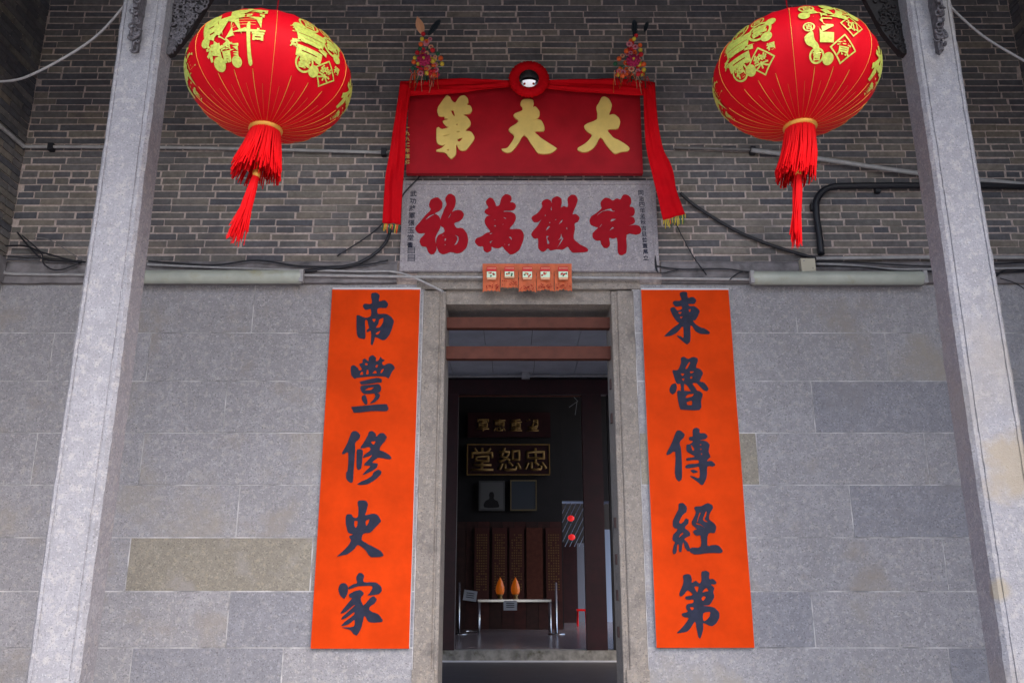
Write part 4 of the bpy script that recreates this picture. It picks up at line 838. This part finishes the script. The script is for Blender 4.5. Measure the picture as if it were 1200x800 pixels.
# ------------------------------------------------------------------ lanterns
def surf(a, b, lat, az, k=1.0): return Vector((a * k * math.cos(lat) * math.sin(az), -a * k * math.cos(lat) * math.cos(az), b * k * math.sin(lat)))
def cut_grid(bm, step, lo=-.4, hi=.4):
    for axis in (0, 1):
        x = lo
        while x < hi:
            co = [0, 0, 0]; no = [0, 0, 0]; co[axis] = x; no[axis] = 1
            bmesh.ops.bisect_plane(bm, geom=bm.verts[:] + bm.edges[:] + bm.faces[:], plane_co=co, plane_no=no); x += step
def lantern(cx, cy, Y, a, b, face, lab, tail, clusters, cordx):
    c = P(cx, cy, Y); t = thing('red_lantern', c, lab, 'lantern', 'big red lanterns hanging between the pillars')
    def place(bm, name, m, parent, smooth=False, kind=None):
        for v in bm.verts: v.co = v.co + c
        return obj(name, bm, m, parent, smooth, kind)
    bm = bmesh.new(); nl, na = 40, 144; rings = []
    l0, l1 = R(-81), R(81)
    for i in range(nl + 1):
        lat = l0 + (l1 - l0) * i / nl
        rings.append([bm.verts.new(surf(a, b, lat, 2 * math.pi * k / na + face, 1 - .011 * abs(math.sin(math.pi * k / 6)))) for k in range(na)])
    for A, B in zip(rings, rings[1:]):
        for k in range(na): bm.faces.new((A[k], A[(k + 1) % na], B[(k + 1) % na], B[k]))
    bmesh.ops.recalc_face_normals(bm, faces=bm.faces); body = place(bm, 'silk_body', M_lant, t, True)
    # gilt seams
    def seam(la, lb, w_=.0015, mm=None):
        bm = bmesh.new(); pts = [surf(a, b, R(la + (lb - la) * i / 14), 0, 1.002) for i in range(15)]
        tube(bm, pts, [.0004 + w_ * (i / 14) ** 1.2 for i in range(15)], 5); me = bm_mesh(bm, 'seam'); me.materials.append(mm or M_seam); return me
    ms, ml, mf = seam(-79, -34), seam(-79, 34), seam(-79, -45, .0006, M_seam2)
    for k in range(48):
        az = k * 7.5
        long_ = (k % 6) == 3 or (k % 6) == 0 and False
        o = bpy.data.objects.new('gilt_seam', ml if k % 8 == 0 else (ms if k % 2 == 0 else mf)); COL.objects.link(o); o.parent = body; o.location = c
        o.rotation_euler = (0, 0, face + R(az))
    # foil emblems
    def foil(loops_or_mesh, u0, v0, size, az, lat0, k=1.006, rot=0):
        bm = bmesh.new(); bm.from_mesh(loops_or_mesh)
        xs = [v.co.x for v in bm.verts]; ys = [v.co.y for v in bm.verts]; mx, my = (min(xs) + max(xs)) / 2, (min(ys) + max(ys)) / 2; s = size / max(max(xs) - min(xs), max(ys) - min(ys))
        for v in bm.verts:
            x, y = (v.co.x - mx) * s, (v.co.y - my) * s; v.co = Vector((x * math.cos(rot) - y * math.sin(rot) + u0, x * math.sin(rot) + y * math.cos(rot) + v0, 0))
        for v in bm.verts: v.co *= 1.42
        cut_grid(bm, .022)
        for v in bm.verts:
            lat = lat0 + v.co.y / (.80 * a); v.co = surf(a, b, lat, az + v.co.x / (a * max(.3, math.cos(lat0 * .8))), k)
        return bm
    def disc(r, ri=0, n=28):
        L_ = [[(r * math.cos(2 * math.pi * i / n), r * math.sin(2 * math.pi * i / n)) for i in range(n)]]
        if ri: L_.append([(ri * math.cos(2 * math.pi * i / n), ri * math.sin(2 * math.pi * i / n)) for i in range(n)])
        return curve_mesh(L_, 0)
    for az, kind in clusters:
        bmA = bmesh.new()
        def add(bmx):
            me = bm_mesh(bmx, 't'); bmA.from_mesh(me); bpy.data.meshes.remove(me)
        LT = R(0)
        T = lambda s, u, v, size, off=.045, k=1.008, rot=0: add(foil(text_mesh(s, 1, off), u, v, size, face + R(az), LT, k, rot))
        def diamond(u, v, s): 
            add(foil(curve_mesh([[(0, 1), (1, 0), (0, -1), (-1, 0)], [(0, .86), (.86, 0), (0, -.86), (-.86, 0)]], 0), u, v, s, face + R(az), LT, 1.006))
        if kind == 'cai':
            for u, v, r in ((-.09, .08, .024), (-.055, -.12, .026), (.02, -.12, .02), (-.1, -.03, .02)): add(foil(disc(1), u, v, r * 2, face + R(az), LT))
            T('財', -.035, .02, .18, .045, rot=.25); T('寶', .055, .06, .15, .03); T('福', -.07, -.075, .065); T('龍', .0, -.085, .07); T('吉', .10, -.02, .05)
            add(foil(curve_mesh([smooth_closed([(.0, .0), (.02, .01), (.03, -.2), (.035, -.26), (.01, -.26), (.005, -.1)])], 0), .07, -.05, .17, face + R(az), LT, 1.007))
        elif kind == 'xi':
            T('喜', -.03, .0, .145, .035)
            for u, v, r in ((-.035, .10, .042), (.06, .04, .045), (.045, .105, .028), (-.045, -.085, .036)):
                add(foil(disc(1, .80), u, v, r * 2, face + R(az), LT)); T(rnd.choice('福壽祿吉'), u, v, r * 1.25, .035, 1.009)
            for u, v, r in ((-.08, .06, .022), (.1, .07, .02), (.0, -.10, .022), (.085, .0, .02)): add(foil(disc(1), u, v, r * 2, face + R(az), LT))
            diamond(.05, -.085, .11); T('樂', .05, -.085, .058, .02)
            T('福', .095, -.045, .03); T('如', -.095, .04, .035); T('意', -.095, -.03, .03)
        elif kind == 'xiang':
            T('祥', -.025, .02, .17, .045);
            for u, v, r in ((-.1, .06, .02), (.1, .08, .022), (.0, .13, .03), (-.02, -.12, .022)): add(foil(disc(1), u, v, r * 2, face + R(az), LT))
            diamond(.07, .02, .10); T('如', .07, .02, .05, .02); diamond(.035, -.08, .11); T('意', .035, -.08, .058, .02)
            for u, v, r in ((-.085, .11, .03), (.06, .11, .034), (-.09, .0, .02), (-.065, -.11, .028)): add(foil(disc(1, .75), u, v, r * 2, face + R(az), LT)); T('吉', u, v, r * 1.2, .03, 1.009)
            add(foil(curve_mesh([smooth_closed([(-.1, .02), (-.06, .05), (-.05, 0), (-.03, -.03), (-.02, -.09), (-.05, -.09), (-.06, -.04), (-.09, -.02)])], 0), -.08, -.07, .10, face + R(az), LT, 1.007))
        else:
            T('來', .02, .07, .16, .035); T('福', -.03, -.07, .14, .035); T('進', .07, -.06, .08); T('寶', -.01, -.15, .05)
        place(bmA, 'foil_emblem', M_foil, body)
    # bottom and top caps
    bm = bmesh.new(); lathe(bm, [(a * .20, b * -.965), (a * .205, b * -1.0), (a * .175, b * -1.04), (a * .12, b * -1.04)], (0, 0, 0), 36); place(bm, 'bottom_ring', M_seam, t)
    bm = bmesh.new(); lathe(bm, [(a * .16, b * .985), (a * .17, b * 1.03), (a * .05, b * 1.05), (0, b * 1.05)], (0, 0, 0), 36); place(bm, 'top_cap', M_seam, t)
    bm = bmesh.new(); top = Vector((0, 0, b * 1.05)); tube(bm, [top, Vector((cordx, .1, 5.7 - c.z))], .004, 6); place(bm, 'hanging_cord', M_redchar, t)
    # tassel: skirt of threads, then the long tail, both blown sideways
    (s1x, s1y, s1w), (t0x, t0y), (t1x, t1y, t1w) = tail
    zb_ = b * -1.04
    bm = bmesh.new(); rt = a * .17
    bc = P(s1x, s1y, Y) - c
    for ring, rr in ((0, 1.0), (1, .8), (2, .5)):
        n = (110, 60, 30)[ring]
        for k in range(n):
            an = 2 * math.pi * k / n + rnd.uniform(-.05, .05); p0 = Vector((rt * rr * math.cos(an), rt * rr * math.sin(an), zb_ + .01))
            e = Vector((bc.x + s1w * rr * math.cos(an), bc.y + s1w * rr * math.sin(an), bc.z - rnd.uniform(-.04, .03))); m_ = p0.lerp(e, .5) + Vector((rnd.uniform(-.006, .006), rnd.uniform(-.006, .006), 0)); m_.x += (p0.x - e.x) * .12
            tube(bm, [p0, m_, e], [.0045, .004, .003], 4)
    place(bm, 'tassel_skirt', M_tassel, t)
    bm = bmesh.new(); lathe(bm, [(.0, zb_ + .02), (rt * .98, zb_ + .02), (rt * 1.0, zb_ - .03), (rt * .95, zb_ - .05)], (0, 0, 0), 30); place(bm, 'tassel_cap', M_tassel, t)
    a0 = P(t0x, t0y, Y) - c; a1 = P(t1x, t1y, Y) - c; mid = a0.lerp(a1, .25)
    bm = bmesh.new()
    for k in range(70):
        an = rnd.uniform(0, 6.28); q_ = math.sqrt(rnd.random()); e = a1 + Vector((t1w * q_ * math.cos(an), t1w * q_ * math.sin(an), rnd.uniform(-.02, .07))); 
        tube(bm, [a0 + Vector((.012 * math.cos(an), .012 * math.sin(an), 0)), mid + Vector((.022 * math.cos(an), .022 * math.sin(an), 0)), mid.lerp(e, .5) + Vector((rnd.uniform(-.008, .008), rnd.uniform(-.008, .008), 0)), e], [.004, .0035, .003, .002], 4)
    ttl = place(bm, 'tassel_tail', M_tassel, t)
    bm = bmesh.new(); tube(bm, [a0 + Vector((0, 0, .12)), a0], .005, 6); lathe(bm, [(0, .018), (.018, .018), (.02, 0), (.018, -.018), (0, -.018)], a0 - (a0 - a1).normalized() * .01, 14); place(bm, 'tassel_knot', M_seam, t)
    return t
LA, LB = .430, .306
YLn = 4.02
l1 = lantern(316.5, 93, YLn, LA, LB, R(19), 'big red lantern on the left, its tassel blown to the left', ((300, 203, .125), (301, 202), (277, 281, .055)), [(-30, 'cai'), (30, 'xi'), (84, 'lai'), (-84, 'lai'), (150, 'xiang'), (-150, 'xi')], 0.03)
l2 = lantern(931.5, 90, YLn, LA, LB, R(-20), 'big red lantern on the right, its tassel hanging straight down', ((932, 207, .098), (935, 200), (933, 286, .03)), [(-32, 'xi'), (28, 'xiang'), (84, 'lai'), (-86, 'lai'), (148, 'cai'), (-152, 'xi')], 0.0)

# ------------------------------------------------------------------ tube lights, conduits and cables
def tube_light(x0, x1, y, lab):
    Yt = D - .075; a, b = P(x0, y, Yt), P(x1, y, Yt); t = thing('tube_light', (a + b) / 2, lab, 'light fitting', 'long tube lights under the ledge')
    bm = bmesh.new(); n = 14; z = (a.z + b.z) / 2; rings = []
    for x, s in ((a.x, .6), (a.x + .015, .95), (a.x + .03, 1), (b.x - .03, 1), (b.x - .015, .95), (b.x, .6)):
        rings.append([bm.verts.new((x, Yt + .0 - .045 * s * math.sin(math.pi * k / (n - 1)), z + .052 * s * math.cos(math.pi * k / (n - 1)))) for k in range(n)])
    for A, B in zip(rings, rings[1:]):
        for k in range(n - 1): f = bm.faces.new((A[k], B[k], B[k + 1], A[k + 1])); f.smooth = True
    bm.faces.new(rings[0]); bm.faces.new(rings[-1][::-1]); bmesh.ops.recalc_face_normals(bm, faces=bm.faces); obj('frosted_cover', bm, M_tubec, t)
    bm = bmesh.new(); box(bm, a.x + .01, b.x - .01, Yt + .001, D - .035, z - .05, z + .05); obj('housing', bm, M_pvcd, t, bevel=.004)
    for x in (a.x - .006, b.x - .022):
        bm = bmesh.new(); box(bm, x, x + .028, Yt - .04, Yt + .002, z - .046, z + .046); obj('end_cap', bm, M_pvc, t, bevel=.012)
tube_light(151.5, 355.5, 324.5, 'tube light fitting left of the door, partly behind the left pillar')
tube_light(879, 1083.5, 325.8, 'tube light fitting right of the door above the grey stone')
def run(name, pts, r, m, lab, cat='cable', group=None, clips=(), k=6):
    """pts: (px, py, depth in front of the wall)"""
    w = [P(x, y, D - d) for x, y, d in pts]; t = thing(name, w[len(w) // 2], lab, cat, group)
    bm = bmesh.new(); tube(bm, smoothpath(w, k) if len(w) > 2 else w, r, 8); obj('run', bm, m, t)
    for (x, y, d) in clips:
        q = P(x, y, D - d); bm = bmesh.new(); box(bm, q.x - .02, q.x + .02, q.y - .02, D - .001, q.z - .028, q.z + .028); obj('clip', bm, M_black, t, bevel=.003)
run('conduit', [(30, 172, .03), (240, 173.5, .03), (455, 179, .03)], .013, M_pvc, 'thin white conduit across the brick wall behind the left lantern', 'pipe', clips=[(60, 172.5, .03), (450, 178.5, .03)])
run('conduit', [(790, 173, .03), (860, 175, .03), (905, 175.5, .03)], .012, M_pvcd, 'dull grey conduit between the name board and the right lantern', 'pipe', clips=[(882, 176.5, .03)])
run('conduit', [(880, 176, .05), (956, 185.5, .05), (1075, 203, .05), (1190, 215, .05), (1240, 219, .05)], .018, M_pvc, 'grey conduit sloping down to the right from the right lantern', 'pipe')
run('black_hose', [(1235, 219, .04), (1190, 218, .04), (1100, 217.5, .04), (1000, 218, .04), (972, 220, .04), (958, 232, .04), (956.5, 250, .04), (960, 275, .04), (962.5, 298, .04)], .026, M_black, 'thick black hose bending down beside the right lantern tassel', 'hose', clips=[(1028, 222, .02), (953, 243, .02)])
run('cable', [(797, 226, .05), (816, 242, .03), (860, 269, .03), (900, 286, .03), (938, 298, .03), (960, 304, .03)], .013, M_black, 'black cable sagging from the cloth tail to the junction box')
run('cable', [(792, 262, .03), (800, 278, .02), (812, 300, .02), (828, 322, .04)], .004, M_black, 'thin black wire dropping from the right cloth tail')
run('conduit', [(956, 303, .035), (1085, 301.5, .035), (1230, 302, .035)], .014, M_pvc, 'white conduit running right from the junction box', 'pipe')
run('cable', [(956, 309, .04), (1000, 311, .04), (1040, 315, .04), (1085, 315.5, .05), (1230, 314, .05)], .009, M_pvc, 'pale cable just above the right tube light')
run('cable', [(956, 307, .05), (985, 307, .05), (1030, 309, .05), (1090, 312, .05), (1150, 310, .05), (1230, 306, .05)], .006, M_black, 'loose black cable beside the pale one on the right ledge')
run('cable', [(956, 312, .06), (1010, 313, .06), (1060, 318, .08), (1110, 318, .05), (1160, 320, .05), (1230, 316, .05)], .006, M_black, 'lower loose black cable over the right tube light')
run('cable', [(1110, 320, .05), (1160, 326, .05), (1180, 316, .05), (1230, 318, .05)], .007, M_black, 'tangled black cable right of the right pillar')
run('cable', [(1172, 326, .05), (1190, 332, .05), (1210, 345, .05)], .004, M_black, 'thin black wire at the far right edge')
run('conduit', [(355, 322.5, .05), (500, 324.5, .055), (700, 325.5, .055), (880, 327.5, .05)], .011, M_pvc, 'thin white conduit across the top of the doorway between the tube lights', 'pipe')
run('cable', [(770, 312, .04), (800, 315.5, .05), (850, 315, .05), (880, 320, .05)], .006, M_black, 'short black cable between the plaque and the right tube light')
run('cable', [(855, 328, .06), (862, 322, .06), (872, 318, .06), (884, 320, .06)], .005, M_black, 'curled black wire end at the right tube light')
run('cable', [(458, 268, .05), (452, 284, .04), (438, 298, .04), (415, 310, .05), (375, 316, .05), (352, 318, .05)], .013, M_black, 'black cable curving down from the left cloth tail')
run('cable', [(497, 200, .03), (490, 209, .045), (474, 226, .05), (466, 240, .03), (440, 270, .03), (395, 300, .03)], .005, M_black, 'thin dark wire crossing the left end of the plaque')
run('cable', [(174, 306, .05), (250, 310.5, .05), (300, 305, .05), (355, 312, .05), (420, 311, .05), (455, 305, .05)], .007, M_black, 'black cable lying on the left ledge')
run('cable', [(173, 310, .05), (240, 313, .05), (330, 316, .05), (420, 318, .05), (470, 320, .05), (520, 342, .06)], .009, M_pvc, 'pale cable from the left ledge to the door jamb')
run('cable', [(20, 272, .03), (35, 290, .05), (50, 303, .05), (75, 306, .05), (100, 307, .05)], .006, M_black, 'black cable hanging from the left porch corner')
run('cable', [(-5, 289, .03), (28, 288, .04), (50, 296, .05), (95, 308, .05)], .007, M_black, 'black cable coming in from the left edge')
run('cable', [(26, 276, .05), (48, 296, .06), (52, 310, .06), (68, 316.5, .06), (95, 308, .05)], .005, M_black, 'looping black wire left of the left pillar')
run('cable', [(-5, 299, .04), (30, 302, .05), (60, 303, .05), (96, 306, .05)], .004, M_black, 'thin black wire along the far left ledge')
run('cable', [(40, 279, .03), (60, 282, .05), (96, 305, .05)], .004, M_pvcd, 'thin grey wire slanting left of the left pillar')
run('conduit', [(-4, 314, .04), (4, 318, .045), (14, 321, .045), (95, 322, .045), (160, 323, .045)], .011, M_pvc, 'white conduit along the ledge at the far left', 'pipe')
run('cable', [(770, 317, .045), (768, 300, .035), (771, 319, .05), (795, 316, .05)], .004, M_black, 'short hooked wire at the right foot of the plaque')
# free hanging white wires from the side walls to the pillars
def wire(pts, r, m, lab):
    t = thing('wire', pts[len(pts) // 2], lab, 'wire'); bm = bmesh.new(); tube(bm, smoothpath(pts, 8), r, 8); obj('run', bm, m, t)
wire([P(-12, 96, 4.9), P(18, 94, 4.85), P(45, 84, 4.8), P(90, 59, 4.75), P(120, 36, 4.7), P(150, 2, 4.6)], .008, M_pvc, 'white wire sagging between the left porch wall and the left pillar')
wire([P(1112, 6, 4.62), P(1130, 24, 4.7), P(1160, 48, 4.8), P(1212, 78, 4.9)], .008, M_pvc, 'white wire slanting from the right pillar to the right porch wall')
wire([Vector((XL + .02, 4.3, zt(178))), Vector((XL + .02, 5.0, zt(178) )), Vector((XL + .02, 5.9, zt(176)))], .016, M_pvc, 'white conduit along the left porch side wall')
# junction box and small pieces
q = P(946, 311.5, D - .05); t = thing('junction_box', q, 'beige junction box at the end of the black hose', 'electrical box')
bm = bmesh.new(); box(bm, q.x - .052, q.x + .052, D - .075, D - .02, q.z - .05, q.z + .05); obj('cover', bm, mat('beige_plastic', (.50, .46, .36), .5), t, bevel=.006)
for sx, sz in ((-1, 1), (1, -1)):
    bm = bmesh.new(); ball(bm, (q.x + sx * .03, D - .076, q.z + sz * .03), .006, 0, 1); obj('screw', bm, M_steel, t)
